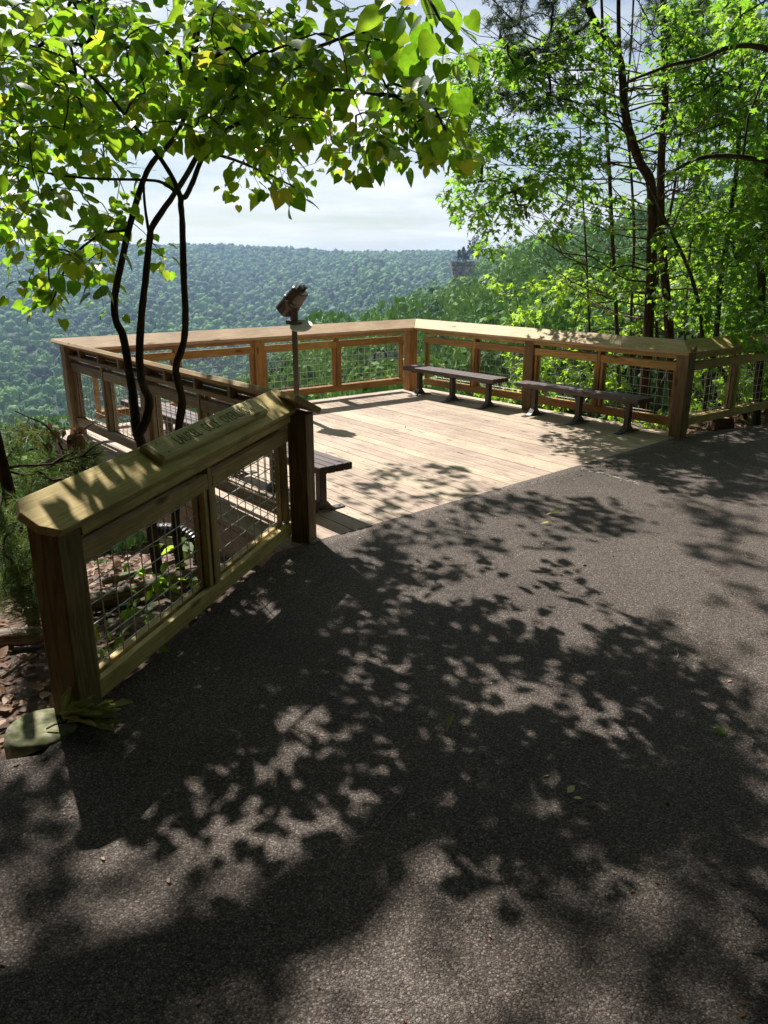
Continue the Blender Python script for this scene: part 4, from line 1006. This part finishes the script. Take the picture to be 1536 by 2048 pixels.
crown_on(t, list(LK)+q, ell([(1480, 30, 60, 50, 14), (1400, 340, 60, 30, 8), (1600, 0, 80, 140, 30)], 8.0, 9.2), 6, .10, spread=.1, zmin=2)

def pole(label, pl, Y, r0, r1, nb, crown=None, mtl='maplebark'):
    t, q = trunk_tree('young_tree', label, 'tree', pxline(pl, Y), r0, r1, mtl, G1, 8)
    if nb: bare_branches(t, q, nb, .6, 4.4, .6, 1.5, (-.3, -.1), mtl, .5)
    if crown: crown_on(t, q, ell(crown, Y-1, Y+1.4), 11, .095, spread=.14, zmin=1.6)
pole('thin bare stem left of the curving reddish pine', [(1262, 790), (1262, 640), (1268, 480), (1262, 340), (1252, 230), (1262, 90), (1270, -60)], 11.8, .026, .012, 12)
pole('thin dark stem between the two thick pine trunks', [(1318, 790), (1313, 640), (1318, 520), (1345, 400), (1362, 260), (1366, 100), (1370, -60)], 11.6, .03, .014, 12, [(1300, 150, 50, 90, 14), (1290, 300, 60, 60, 12)])
pole('slim stem left of all the thicker trunks', [(1180, 760), (1178, 640), (1172, 500), (1165, 380), (1160, 250)], 12.4, .022, .010, 10, [(1170, 350, 50, 80, 10)])
pole('slim straight stem right of the straight pine', [(1372, 790), (1370, 660), (1378, 520), (1392, 380), (1400, 220), (1405, 60), (1408, -80)], 12.6, .028, .013, 10, [(1390, 120, 60, 110, 34), (1400, 290, 50, 60, 20), (1350, 200, 40, 80, 14)])
pole('tall slim maple deep behind the shaded path railing', [(1494, 790), (1492, 640), (1500, 480), (1506, 330), (1510, 160), (1512, -40)], 13.5, .034, .016, 4, [(1490, 120, 60, 130, 50), (1440, 40, 70, 60, 30), (1510, 330, 40, 100, 34), (1440, 260, 50, 90, 30)])

# understory behind the rails
def shrub(label, T_, Y0, Y1, per=9, size=.085, kind='maple', name='shrub', leafm='shrub'):
    P = ell(T_, Y0, Y1); c = np.mean(P, axis=0); b = V3(c[0], c[1], ground_z(c[0], c[1])-.03)
    if b[2] < c[2]-2.2: b[2] = c[2]-2.2
    t = thing(name, label, 'shrub', b, 'understory behind the railings')
    lim = []
    for k in range(4):
        e = P[k*len(P)//4]; q = spline([b+V3(random.uniform(-.1, .1), random.uniform(-.1, .1), 0), (b*.45+e*.55)+V3(random.uniform(-.2, .2), random.uniform(-.2, .2), .1), e], 4); lim += q
        MB().tube(q, taper(len(q), .014, .005), 6, False).build('stem', M['maplebark'], t, smooth=True)
    crown_on(t, lim, P, per, size, kind, leafm, spread=.09, r0=.0015, rmax=.01); return t
shrub('sunlit maple scrub above the cap between the corner and the middle post', [(1100, 590, 80, 36, 34), (1045, 625, 45, 22, 14), (1160, 560, 60, 40, 22), (1190, 620, 50, 34, 20), (1000, 570, 30, 20, 5)], 11.5, 13.5)
shrub('bright scrub seen through the wire behind the second bench', [(1150, 730, 110, 40, 40), (1110, 790, 70, 26, 22), (1210, 770, 60, 40, 18)], 10.6, 12.6, size=.09)
shrub('light leafy scrub low behind the first bench', [(1000, 770, 50, 30, 20), (960, 800, 60, 16, 16), (1040, 730, 40, 30, 14)], 11.2, 13)
shrub('green scrub between pine trunks above the railing cap', [(1280, 600, 60, 50, 26), (1370, 640, 50, 36, 22), (1250, 650, 60, 24, 16), (1330, 520, 40, 40, 14)], 11.4, 13.4)
shrub('leafy scrub behind wire of the shaded railing beside the stump', [(1430, 760, 60, 50, 34), (1400, 830, 40, 30, 18), (1480, 760, 40, 50, 24), (1380, 720, 20, 40, 8)], 9.8, 11.4, size=.085)
shrub('leafy scrub under the wire at the picture edge', [(1520, 790, 40, 50, 28), (1500, 720, 50, 30, 20), (1560, 740, 40, 60, 20)], 9.6, 11, size=.085)
shrub('low broad leaved plants in the gap under the corner post', [(1300, 845, 50, 14, 14), (1240, 830, 40, 12, 10), (1400, 872, 36, 10, 14)], 9.2, 10, size=.08, kind='oval')
shrub('dense green sapling behind the slim dark trunk', [(1440, 640, 60, 50, 30), (1500, 600, 40, 60, 24), (1410, 560, 50, 40, 18)], 12, 14, size=.10)
shrub('pale green sapling deep in the wood right of the pines', [(1400, 480, 60, 60, 30), (1480, 440, 50, 60, 26), (1380, 560, 40, 50, 18), (1520, 400, 40, 60, 20)], 13, 16, size=.12, name='sapling')

# stump beyond the shaded railing
sp_ = at(1440, 862, 9.35); sb = V3(sp_[0], sp_[1], ground_z(sp_[0], sp_[1]))
t = thing('tree_stump', 'sawn tree stump just behind the shaded path railing', 'stump', sb)
zt = at(1440, 838, 9.35)[2]-sb[2]
MB().lathe([(.19, -.1), (.155, .05), (.135, .16), (.13, zt)], sb, UP, 18).build('trunk', M['pinebark'], t, smooth=False)
MB().lathe([(.118, .0), (.118, .006)], sb+UP*zt, UP, 18).build('cut_face', M['wood_cut'], t)

# ---------------------------------------------------------------- left of the name board
t, q = trunk_tree('pine_tree', 'leaning reddish pine stem at the left picture edge with drooping needle sprays', 'tree', pxline([(30, 1040), (18, 985), (4, 925), (-10, 870), (-40, 760), (-80, 600), (-120, 400)], 4.3), .038, .026, 'pinebark')
NB = pxline([(14, 960, 4.3), (-10, 1060, 4.0), (10, 1110, 3.8), (40, 1130, 3.7), (60, 1170, 3.65), (66, 1215, 3.6)], 4)
MB().tube(spline(NB, 3), taper(16, .010, .004), 6, False).build('bough', M['pinebark'], t, smooth=True)
needles_on(t, NB, ell([(40, 1080, 50, 30, 16), (30, 1150, 45, 30, 20), (60, 1195, 30, 30, 16), (10, 1200, 25, 25, 8), (75, 1120, 20, 25, 8), (10, 1040, 25, 30, 8)], 3.5, 4.1), 18, .08, .0026)
LB_ = pxline([(8, 940, 4.3), (60, 950, 4.6), (110, 930, 4.8), (150, 935, 4.9), (185, 960, 4.9)], 4.6)
MB().tube(spline(LB_, 3), taper(13, .008, .003), 6, False).build('bough', M['pinebark'], t, smooth=True)
needles_on(t, LB_, ell([(60, 880, 50, 30, 9), (110, 925, 45, 30, 14), (170, 950, 34, 24, 18), (190, 905, 20, 20, 7), (60, 960, 50, 40, 12), (30, 860, 30, 30, 6), (130, 985, 30, 20, 7)], 4.4, 5.2), 18, .07, .0027)
bare_branches(t, [p for p in q], 3, -.2, 1.3, .4, .7, (1.0, .1))
b = at(120, 1000, 5.2); b[2] = ground_z(b[0], b[1])
t = thing('withered_sapling', 'bare forked sapling with hanging brown leaves before the outer railing', 'sapling', b)
W1 = [b]+pxline([(140, 960), (120, 890), (90, 850), (58, 835), (30, 822)], 5.1)
W2 = pxline([(128, 915), (150, 880), (165, 860), (190, 845)], 5.1); W3 = pxline([(140, 960), (80, 900), (40, 905), (5, 880)], 5.1)
for w_ in (W1, W2, W3): MB().tube(spline(w_, 4), taper(len(spline(w_, 4)), .011, .0035), 6, False, .1).build('stem', M['maplebark'], t, smooth=True)
sg = grow(spline(W1, 3)[6:]+spline(W2, 3), ell([(115, 870, 40, 35, 16), (155, 880, 25, 25, 7), (90, 905, 30, 30, 6), (60, 845, 30, 20, 6)], 4.95, 5.3))
a = twig_mesh(sg, .0016, .006); fast('branch', a[0], a[1], M['maplebark'], t)
V, F, r = leaves_on(sg, 5, .055, 'oval', 1.3, .05); fast('crown', V, F, M['dryleaf'], t, r)

def log_(label, pts, r, name='fallen_log', cat='log', wob=.14, mtl='deadbark', grp=None):
    t = thing(name, label, cat, pts[0], grp); q = spline(pts, 4)
    MB().tube(q, taper(len(q), r, r*.75), 10, True, wob).build('trunk', M[mtl], t, smooth=True); return t
def gpt(x, y, Y, dz=0.):
    p = at(x, y, Y); return V3(p[0], p[1], ground_z(p[0], p[1])+dz)
log_('pale fallen log lying behind the wire of the name board railing', [gpt(170, 1200, 4.4, .07), gpt(250, 1185, 4.5, .08), gpt(330, 1170, 4.6, .08), gpt(430, 1150, 4.75, .07)], .062)
log_('short mossy log at the picture edge below the needles', [gpt(-60, 1250, 3.95, .06), gpt(20, 1245, 3.9, .07), gpt(80, 1238, 3.85, .06)], .06)
log_('thin grey branch on the litter beyond the log', [gpt(200, 1130, 5.0, .05), gpt(290, 1115, 5.15, .06), gpt(400, 1090, 5.3, .1)], .026, 'fallen_branch', 'branch')
for i, (a_, b_, r_, lab) in enumerate((((210, 1240, 3.9), (330, 1205, 4.2), .010, 'pale stick lying between the pale log and the railing'), ((200, 1300, 3.6), (300, 1262, 3.8), .009, 'crooked stick on brown leaves close to the railing wire'), ((0, 1330, 3.4), (70, 1300, 3.6), .010, 'stick on the brown litter left of the end post'))):
    A_, B_ = gpt(*a_, .03), gpt(*b_, .05); log_(lab, [A_, A_*.6+B_*.4+V3(.02, .03, .02), B_], r_, 'stick', 'stick', .2)

# corrugated drain pipe under the deck edge
pc = [at(318, 1062, 5.25), at(350, 1062, 5.2), at(380, 1075, 5.15), at(398, 1098, 5.1), at(402, 1130, 5.05)]
q = spline(pc, 9); t = thing('drain_pipe', 'black corrugated drain pipe curving under the deck edge', 'pipe', pc[-1])
MB().tube(q, [.052+.006*(k % 2) for k in range(len(q))], 14, True).build('pipe', M['pipe'], t)

# seedlings on the litter
def seedling(label, x, y, Y, n, size, h, kind='oval', name='seedling'):
    b = gpt(x, y, Y); t = thing(name, label, 'seedling', b, 'small plants on the litter')
    tg = [b+V3(random.gauss(0, .08), random.gauss(0, .08), h*random.uniform(.5, 1.1)) for _ in range(n)]
    sg = grow([b, b+UP*.03], tg, .2); a = twig_mesh(sg, .0015, .004); fast('stem', a[0], a[1], M['shrub'], t)
    V, F, r = leaves_on(sg, 3, size, kind, .35, .03, .7); fast('leaves', V, F, M['shrub'], t, r)
for a_ in (('bright broad seedling by the drain pipe', 362, 1110, 5.0, 6, .10, .26), ('leafy seedling at the foot of the far wire panel', 340, 1180, 4.5, 6, .08, .16), ('pale seedling sprouting behind the fallen log', 262, 1140, 4.8, 5, .08, .16), ('grassy seedling by the lower wire', 300, 1225, 4.0, 7, .07, .13),
           ('tall leaved seedling close to the end post', 240, 1300, 3.45, 6, .085, .15), ('small seedling under the middle of the wire', 395, 1170, 4.4, 5, .07, .14), ('low seedling in front of the mossy footing', 70, 1545, 2.55, 3, .06, .03)):
    seedling(*a_)

# leaf litter: one cover nobody could count
P_, n_ = [], 0
while n_ < 9000:
    x = random.uniform(-5.5, -.3); y = random.uniform(1.0, 7.5)
    if path_edge_in(x, y) > random.uniform(-.02, .03) and y < 4.95: continue
    if beyond(x, y) > -.05 and x > -1.6: continue
    P_.append((x, y, ground_z(x, y)+random.uniform(.004, .035))); n_ += 1
for _ in range(2600):
    u = random.uniform(0, 3.4); d = random.uniform(-.05, 1.6) ; p = Cl+dCF*u+nCF*d
    if path_edge_in(p[0], p[1]) > -.02: continue
    P_.append((p[0], p[1], ground_z(p[0], p[1])+random.uniform(.004, .02)))
P_ = np.array(P_); k = len(P_); tip = rng.normal(0, 1, (k, 3)); tip[:, 2] *= .22
up = np.tile(UP, (k, 1))+rng.normal(0, .38, (k, 3))
V, F, r = scatter(OVAL_V*np.array([1.2, 1, 1.6]), OVAL_F, P_, frames(k, tip, up), .025+.06*rng.random(k)**1.6)
o = fast('leaf_litter', V, F, M['dryleaf'], None, r); tag(o, 'brown dry leaves covering the ground under the trees', 'leaf litter', None, 'stuff')

# ---------------------------------------------------------------- footing, wilted bunch, things lying on the asphalt
fc = atz(86, 1462, -.06)
t = thing('concrete_footing', 'round mossy concrete footing at the end post', 'footing', fc-UP*.1)
mb = MB(); prof = [(.150, -.12), (.150, -.02), (.143, .018), (.130, .028), (.08, .030)]; nn = 28; vs = []
for (rr, h) in prof:
    for k in range(nn):
        a = 2*PI*k/nn; j = 1+.05*noise.noise(Vector((math.cos(a)*2, math.sin(a)*2, h*9))); vs.append(fc+V3(math.cos(a)*rr*j, math.sin(a)*rr*j, h+.004*noise.noise(Vector((math.cos(a)*4, math.sin(a)*4, 3+h)))))
fs = [(i*nn+k, i*nn+(k+1) % nn, (i+1)*nn+(k+1) % nn, (i+1)*nn+k) for i in range(len(prof)-1) for k in range(nn)]+[tuple(range((len(prof)-1)*nn, len(prof)*nn))]
mb.add(vs, fs).build('slab', M['concrete'], t, smooth=True)
FOLD = [(0, 0, 0), (.13, .35, .10), (.19, .68, .13), (.06, 1.0, .05), (-.13, .35, .10), (-.19, .66, .15), (-.03, .97, .06), (0, .35, 0), (0, .7, .0), (0, .98, .02)]
FOLD_F = np.array([(0, 1, 7, 0), (7, 1, 2, 8), (8, 2, 3, 9), (0, 7, 4, 0), (7, 8, 5, 4), (8, 9, 6, 5)])
FOLD_F = np.array([(0, 7, 7, 1)]) if False else np.array([(7, 1, 2, 8), (8, 2, 3, 9), (7, 8, 5, 4), (8, 9, 6, 5)])
FOLD_V = np.array(FOLD, float); FOLD_V[7] = (0, .02, 0); FOLD_V[1] = (.05, .06, .04); FOLD_V[4] = (-.05, .06, .04)
t0_ = atz(118, 1462, -.03)
t = thing('leaf_bunch', 'bunch of wilted olive leaves lying against the end post', 'leaf bunch', t0_)
pos, tip, scl = [], [], []
for k in range(40):
    a = R(random.gauss(14, 20)); s_ = random.random()
    d = V3(math.cos(a), math.sin(a), random.uniform(-.02, .22)*(1-s_)); o_ = d*s_*.20
    pos.append(t0_+o_+UP*(.02+.05*random.random()*(1-s_)+.015)); tip.append(unit(d+V3(0, 0, random.uniform(-.15, .2)))); scl.append(random.uniform(.07, .125))
pos.append(t0_+V3(.01, .03, .03)); tip.append(V3(.32, .2, 1)); scl.append(.15); pos.append(t0_+V3(.02, .02, .03)); tip.append(V3(.15, .2, 1)); scl.append(.12)
pos, tip, scl = np.array(pos), np.array(tip), np.array(scl)
V, F, r = scatter(FOLD_V*np.array([.8, 1, 1.3]), FOLD_F, pos, frames(len(pos), tip, np.tile(UP, (len(pos), 1))+rng.normal(0, .5, (len(pos), 3))), scl)
fast('leaves', V, F, M['paleleaf'], t, r)
MB().tube(spline([t0_+V3(-.05, 0, .01), t0_+V3(.0, .01, .03), t0_+V3(.1, .03, .03), t0_+V3(.2, .06, .025)], 4), .004, 6).build('stem', M['maplebark'], t)
def fallen(label, x, y, size, kind, tip, up, m='paleleaf', stem=False):
    p = atz(x, y, -.07); p[2] = path_z(p[0], p[1])+.008
    o = thing('fallen_leaf', label, 'leaf', p, 'leaves dropped on the asphalt')
    TV, TF = {'fold': (FOLD_V, FOLD_F)}.get(kind, LEAF.get(kind))
    V, F, r = scatter(TV, TF, np.array([p]), frames(1, np.array([tip], float), np.array([up], float)), np.array([size]), np.array([random.uniform(.6, 1)]))
    fast('blade', V, F, M[m], o, r)
    if stem: MB().tube([p, p+V3(.05, -.012, .004), p+V3(.11, -.02, .002)], .0016, 5).build('stalk', M['deadbark'], o)
fallen('pale folded leaf standing up on the dark asphalt', 893, 1470, .085, 'fold', (.35, .45, .75), (-.7, -.5, .5))
fallen('pale torn leaf on the sunlit asphalt patch', 1134, 1590, .05, 'oval', (.6, .6, .12), (.2, -.2, 1))
fallen('small pale leaf scrap beside the torn leaf', 1146, 1600, .032, 'oval', (1, -.3, .2), (-.2, .1, 1))
fallen('green lobed leaf with its stalk near the picture edge', 1452, 1468, .075, 'maple', (-1, .25, .1), (.1, -.3, 1), 'shrub', True)
fallen('curled tan leaf in the leaf shade below the deck', 1092, 1040, .13, 'fold', (1, .15, .12), (0, -.2, 1))
fallen('tan leaf scrap just below the curled tan leaf', 1080, 1058, .09, 'fold', (1, .3, .05), (.1, -.2, 1))
fallen('dark brown leaf on the shaded asphalt', 806, 1358, .05, 'oval', (1, .2, .15), (0, .1, 1), 'dryleaf')
def twig(label, pts):
    P = []
    for x, y in pts:
        p = atz(x, y, -.07); p[2] = path_z(p[0], p[1])+.006; P.append(p)
    t = thing('twig', label, 'twig', P[0], 'twigs dropped on the asphalt'); q = spline(P, 4); MB().tube(q, taper(len(q), .0034, .0018), 6, True, .2).build('twig', M['deadbark'], t, smooth=True)
twig('long bent twig on the sunlit patch of asphalt', [(812, 1580), (800, 1604), (782, 1622), (752, 1660)])
twig('small curved twig near the edge of the path', [(1488, 1106), (1494, 1118), (1510, 1121), (1527, 1128)])
twig('short upright twig right of the dappled shade', [(1352, 1300), (1356, 1312), (1353, 1320)])
twig('tiny pale twig below the folded pale leaf', [(1002, 1592), (1005, 1602)])
# crumbs of bark, seed and grit: countless
P_ = []
while len(P_) < 2600:
    x, y = random.uniform(-1.6, 5), random.uniform(1.2, 9)
    e_ = path_edge_in(x, y)
    if e_ < .02 or random.random() > (1 if e_ < .25 else .10): continue
    P_.append((x, y, path_z(x, y)+.006))
for _ in range(420):
    u, v = random.random(), random.random(); p = Al*(1-u)*(1-v)+Bl*u*(1-v)+Dl*(1-u)*v+Cl*u*v
    P_.append((p[0], p[1], .004))
P_ = np.array(P_); k = len(P_)
V, F, r = scatter(OVAL_V, OVAL_F, P_, frames(k, rng.normal(0, 1, (k, 3))*np.array([1, 1, .2]), np.tile(UP, (k, 1))+rng.normal(0, .4, (k, 3))), .006+.022*rng.random(k)**3)
tag(fast('leaf_crumbs', V, F, M['dryleaf'], None, r), 'crumbs of leaf and bark strewn over the asphalt and deck', 'debris', None, 'stuff')
# worn pale paint line on the asphalt
mb = MB()
for k in range(130):
    s_ = random.random(); a = atz(1160+120*s_, 936+24*s_+random.gauss(0, 1.6), 0); a[2] = path_z(a[0], a[1])+.005
    w_ = random.uniform(.005, .016); mb.add([a+V3(math.cos(x)*w_*random.uniform(.5, 1.2), math.sin(x)*w_*.8, 0) for x in (0, 1.2, 2.5, 3.8, 5.1)], [(0, 1, 2, 3, 4)])
mb.build('road_marking', plain('worn_paint', (.24, .215, .20), .85, var=.3))['kind'] = 'structure'

# ---------------------------------------------------------------- the gorge woods
def crown_template(nf, seed, lum=9, fs=.26):
    g = np.random.default_rng(seed); c = g.normal(0, .42, (lum, 3)); c[:, 2] = c[:, 2]*.7+.1; rad = .38+.3*g.random(lum)
    d = g.normal(0, 1, (nf*4, 3)); d /= np.linalg.norm(d, axis=1, keepdims=True); i = g.integers(0, lum, nf*4); p = c[i]+d*rad[i][:, None]*np.array([1, 1, .85])
    inside = (np.linalg.norm(p[:, None]-c[None], axis=2) < rad[None]*.86).any(1); p, d = p[~inside][:nf], d[~inside][:nf]
    p = p[p[:, 2] > -.75]; d = d[:len(p)]; n = len(p)
    nr = d+g.normal(0, .38, (n, 3)); nr /= np.linalg.norm(nr, axis=1, keepdims=True); u = np.cross(nr, g.normal(0, 1, (n, 3))); u /= np.linalg.norm(u, axis=1, keepdims=True); v = np.cross(nr, u)
    s = fs*(.6+.8*g.random((n, 1))); V = np.stack([p-u*s, p-v*s*.7, p+u*s, p+v*s*.7], axis=1)
    return V.reshape(-1, 3), np.arange(n*4).reshape(n, 4)
def dome_template(seed, m, n, lum, rl):
    g = np.random.default_rng(seed); d = g.normal(0, 1, (lum, 3)); d /= np.linalg.norm(d, axis=1, keepdims=True); c = d*(.30+.34*g.random((lum, 1))); c[:, 2] = c[:, 2]*.85+.12; rad = rl*(.75+.5*g.random(lum))
    V = []
    for i in range(m+1):
        for k in range(n):
            a, b = PI*(.02+.80*i/m), 2*PI*(k+.5*(i % 2))/n; u = np.array([math.sin(a)*math.cos(b), math.sin(a)*math.sin(b), math.cos(a)]); q = c@u; h = rad**2-((c**2).sum(1)-q*q); ok = h > 0
            r = max(.42, (q[ok]+np.sqrt(h[ok])).max() if ok.any() else 0)*(1+g.normal(0, .035)); V.append(u*r)
    F = [(i*n+k, i*n+(k+1) % n, (i+1)*n+(k+1) % n, (i+1)*n+k)[::-1] for i in range(m) for k in range(n)]
    return np.array(V), np.array(F)
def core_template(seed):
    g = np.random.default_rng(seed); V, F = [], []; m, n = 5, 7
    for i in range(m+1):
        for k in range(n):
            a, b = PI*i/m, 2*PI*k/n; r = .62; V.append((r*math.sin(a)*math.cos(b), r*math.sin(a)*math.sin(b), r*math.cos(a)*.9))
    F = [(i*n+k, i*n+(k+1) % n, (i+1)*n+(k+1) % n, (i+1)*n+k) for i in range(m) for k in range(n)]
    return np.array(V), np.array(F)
def wood_mass(name, P, scale, nf, fs, label, dome=None):
    T_ = [crown_template(nf, k, fs=fs) for k in range(6)]; Dm = [dome_template(50+k, *dome) if dome else core_template(k) for k in range(6)]; pick = rng.integers(0, 6, len(P)); parts = []
    tone = np.clip(rng.normal(.48, .3, len(P)), 0, 1)
    for k in range(6):
        i = np.nonzero(pick == k)[0]
        if not len(i): continue
        a = rng.random(len(i))*2*PI; z = np.zeros_like(a); s = .9+.25*rng.random(len(i))
        rot = np.stack([np.stack([np.cos(a), -np.sin(a), z], 1), np.stack([np.sin(a), np.cos(a), z], 1), np.stack([z, z, s*1.3], 1)], 1)
        for TV, TF, dk in (T_[k]+(1,), Dm[k]+((.8,) if dome else (0,))): parts.append(scatter(TV, TF, P[i], rot, scale[i], .12+.88*tone[i] if dk == 1 else tone[i]*dk))  # cores take the darkest tone: shade inside the crowns put into colour
    V, F, r = join(parts); o = fast(name, V, F, M['forest'], None, np.clip(r, 0, 1)); tag(o, label, 'forest', None, 'stuff'); return o
near_P, mid_P, far_P = [], [], []
def strew(r0, r1, n, x0, x1, dens_skip=None):
    out = []
    a0, a1 = math.atan((x0-768)/(FPX*1.036)), math.atan((x1-768)/(FPX*1.036))
    for _ in range(n):
        r = math.sqrt(random.uniform(r0*r0, r1*r1)); a = random.uniform(a0, a1); out.append((r*math.sin(a), r*math.cos(a), r, a))
    return out
def thin(pts, dmin):    # keep a spacing that grows with nothing: plain dart throwing on a hash grid
    g, out = {}, []
    for p in pts:
        d = dmin(p); k = (int(p[0]//d), int(p[1]//d)); ok = True
        for i in (-1, 0, 1):
            for j in (-1, 0, 1):
                for q in g.get((k[0]+i, k[1]+j), ()):
                    if (q[0]-p[0])**2+(q[1]-p[1])**2 < d*d: ok = False
        if ok: g.setdefault(k, []).append(p); out.append(p)
    return out
pts = thin(strew(26, 75, 2500, -250, 1800), lambda p: 3.0)
P = np.array([(x, y, terr_z(a, r)+2.2) for x, y, r, a in pts]); S = 2.0+1.1*rng.random(len(P)); near_P = (P, S)
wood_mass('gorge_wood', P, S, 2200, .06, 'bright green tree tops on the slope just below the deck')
def rs_of(a): return np.interp(az_px(a), SKX, SKR)
pts = [p for p in thin(strew(72, 400, 26000, -250, 1800), lambda p: 6.4) if p[2] < rs_of(p[3])*1.08]
def row_of(x, y, z): return 1024-FPX*(SP*y+CP*(z-CAMH))/(CP*y-SP*(z-CAMH))
pts = [p for p in pts if not (888 < az_px(p[3]) < 958 and p[2] > 250 and row_of(p[0], p[1], terr_z(p[3], p[2])+9) < 570)]
P = np.array([(x, y, terr_z(a, r)+random.uniform(1.6, 5.0)) for x, y, r, a in pts]); S = 3.5+1.6*rng.random(len(P))
nr_ = np.array([p[2] for p in pts]) < 190
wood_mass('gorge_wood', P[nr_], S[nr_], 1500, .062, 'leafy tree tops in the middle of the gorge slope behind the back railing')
wood_mass('gorge_wood', P[~nr_], S[~nr_], 520, .06, 'deep green wooded spur running down from the cliff', (20, 32, 44, .25))
pts = thin(strew(400, 1720, 60000, -150, 1250), lambda p: 8.8)
P = np.array([(x, y, terr_z(a, r)+random.uniform(1.4, 6.4)) for x, y, r, a in pts]); S = 3.6+3.6*rng.random(len(P))**1.3
print('trees', len(near_P[0]), len(P))
nr_ = np.array([p[2] for p in pts]) < 760
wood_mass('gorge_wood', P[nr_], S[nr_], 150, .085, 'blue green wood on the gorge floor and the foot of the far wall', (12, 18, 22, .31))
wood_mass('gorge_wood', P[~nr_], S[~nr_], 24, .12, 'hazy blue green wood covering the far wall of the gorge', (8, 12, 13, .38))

P = []  # unseen ring of woods behind the camera, added to cut ambient light
for _ in range(900):
    a = R(random.uniform(52, 300)); r = random.uniform(7, 17) if a > R(80) and a < R(285) else random.uniform(11, 20); x, y = r*math.sin(a), r*math.cos(a)
    if x > 0 and y > 5.5 and r < 12: continue
    P.append((x, y, random.uniform(.2, 13)))
while len(P) < 1750:        # unseen crowns added behind and above the camera to block sky light
    x, y, h = random.uniform(-10, 11), random.uniform(-9, 8), random.uniform(6.5, 13)
    if y > .748*h-2.4 or (x > 0 and y > .748*h-3.4) or (x < -.5 and y > .3): continue
    P.append((x, y, h))
P = np.array(P); S = 1.3+1.0*rng.random(len(P))
wood_mass('sky_blocking_woods', P, S, 120, .2, 'unseen leafy woods behind and above the path, added to block sky light')

# the sandstone cliff at the end of the spur, with pines on top
cc = at(944, 582, 385); 
def cliff():
    nx, nz_ = 40, 26; W_, H_ = 21.0, 13.5; vs = []
    def surf(u, v, back):
        x = (u-.5)*W_; z = v*H_; led = .9*math.floor(v*7+noise.noise(Vector((u*3, 0, 1)))*1.2)/7
        over = 2.6*v*v+1.1*noise.noise(Vector((u*5, v*2.2, 3)))+.9*noise.noise(Vector((u*14, v*8, 5)))+led
        y = -over*1.15-2.2*math.sin(PI*u)**.6+2.8*math.exp(-((u-.50-.06*math.sin(v*5))/.05)**2)*(1-.5*v)+.9*math.exp(-((v-.84)/.03)**2)+.5*noise.noise(Vector((u*26, v*30, 2))) if not back else 6
        return cc+V3(x*(1 if u > .5 else .74+.28*v)+.5*noise.noise(Vector((v*4, u*2, 8))), y, z)
    for back in (0, 1):
        for j in range(nz_+1):
            for i in range(nx+1): vs.append(surf(i/nx, j/nz_, back))
    K = (nx+1)*(nz_+1); I = lambda b, i, j: b*K+j*(nx+1)+i; fs = []
    for j in range(nz_):
        for i in range(nx): fs += [(I(0, i, j), I(0, i+1, j), I(0, i+1, j+1), I(0, i, j+1)), (I(1, i, j), I(1, i, j+1), I(1, i+1, j+1), I(1, i+1, j))]
        fs += [(I(0, 0, j), I(0, 0, j+1), I(1, 0, j+1), I(1, 0, j)), (I(0, nx, j), I(1, nx, j), I(1, nx, j+1), I(0, nx, j+1))]
    for i in range(nx): fs += [(I(0, i, nz_), I(0, i+1, nz_), I(1, i+1, nz_), I(1, i, nz_)), (I(0, i, 0), I(1, i, 0), I(1, i+1, 0), I(0, i+1, 0))]
    MB().add(vs, fs).build('cliff', M['rock'])['kind'] = 'structure'
cliff()
def cliff_pine(i, x, y0, y1, rad, lab):
    b = at(x, y0, 391); top_ = at(x, y1, 391); h = top_[2]-b[2]; t = thing('pine_tree', lab, 'tree', b, 'pines on the cliff top')
    MB().tube([b, b*.5+top_*.5+V3(.1, 0, 0), top_], [.16, .12, .04], 6).build('trunk', M['pinebark'], t)
    E_, D_ = [], []
    for k in range(120):
        s = random.uniform(.30, 1) if random.random() < .9 else random.uniform(.1, .4); rr = 1.25*rad*(1.1-s*.75)*math.sqrt(random.random()); a = random.uniform(0, 2*PI); E_.append(b+UP*h*s+V3(math.cos(a)*rr, math.sin(a)*rr, random.gauss(0, .15))); D_.append((math.cos(a), math.sin(a), .3))
    V, F, r = sprigs(E_, D_, 13, .55, .15, .5); fast('crown', V, F, M['darkneedle'], t, r)
for i, a_ in enumerate(((918, 522, 500, 1.3, 'small dark pine at the tip of the cliff'), (926, 524, 494, 1.5, 'second small pine from the cliff tip'), (938, 522, 481, 1.5, 'tall thin pine over the middle of the cliff'), (946, 520, 473, 1.7, 'tallest pine on the cliff top'), (954, 518, 470, 1.9, 'broad pine where the cliff meets the wooded spur'), (964, 515, 474, 2.0, 'dark pine half hidden by maple leaves above the cliff'), (932, 524, 505, 1.6, 'low bushy pine on the cliff top between taller ones'))):
    cliff_pine(i, *a_)

# ---------------------------------------------------------------- haze over the gorge
me = bpy.data.meshes.new('haze'); X = 9500
x0, x1, y0, y1, z0, z1 = -X, X, -X, X, -125, 66
me.from_pydata([(x, y, z) for z in (z0, z1) for y in (y0, y1) for x in (x0, x1)], [], [(0, 2, 3, 1), (4, 5, 7, 6), (0, 1, 5, 4), (2, 6, 7, 3), (0, 4, 6, 2), (1, 3, 7, 5)])
hz = bpy.data.objects.new('haze', me); C.objects.link(hz); hz['kind'] = 'stuff'
m = bpy.data.materials.new('haze_air'); m.use_nodes = True; n = m.node_tree.nodes; n.clear(); o_ = n.new('ShaderNodeOutputMaterial'); pv = n.new('ShaderNodeVolumePrincipled')
pv.inputs['Color'].default_value = (.48, .68, 1, 1); pv.inputs['Density'].default_value = .00021; pv.inputs['Anisotropy'].default_value = .25
m.node_tree.links.new(pv.outputs[0], o_.inputs['Volume']); me.materials.append(m)
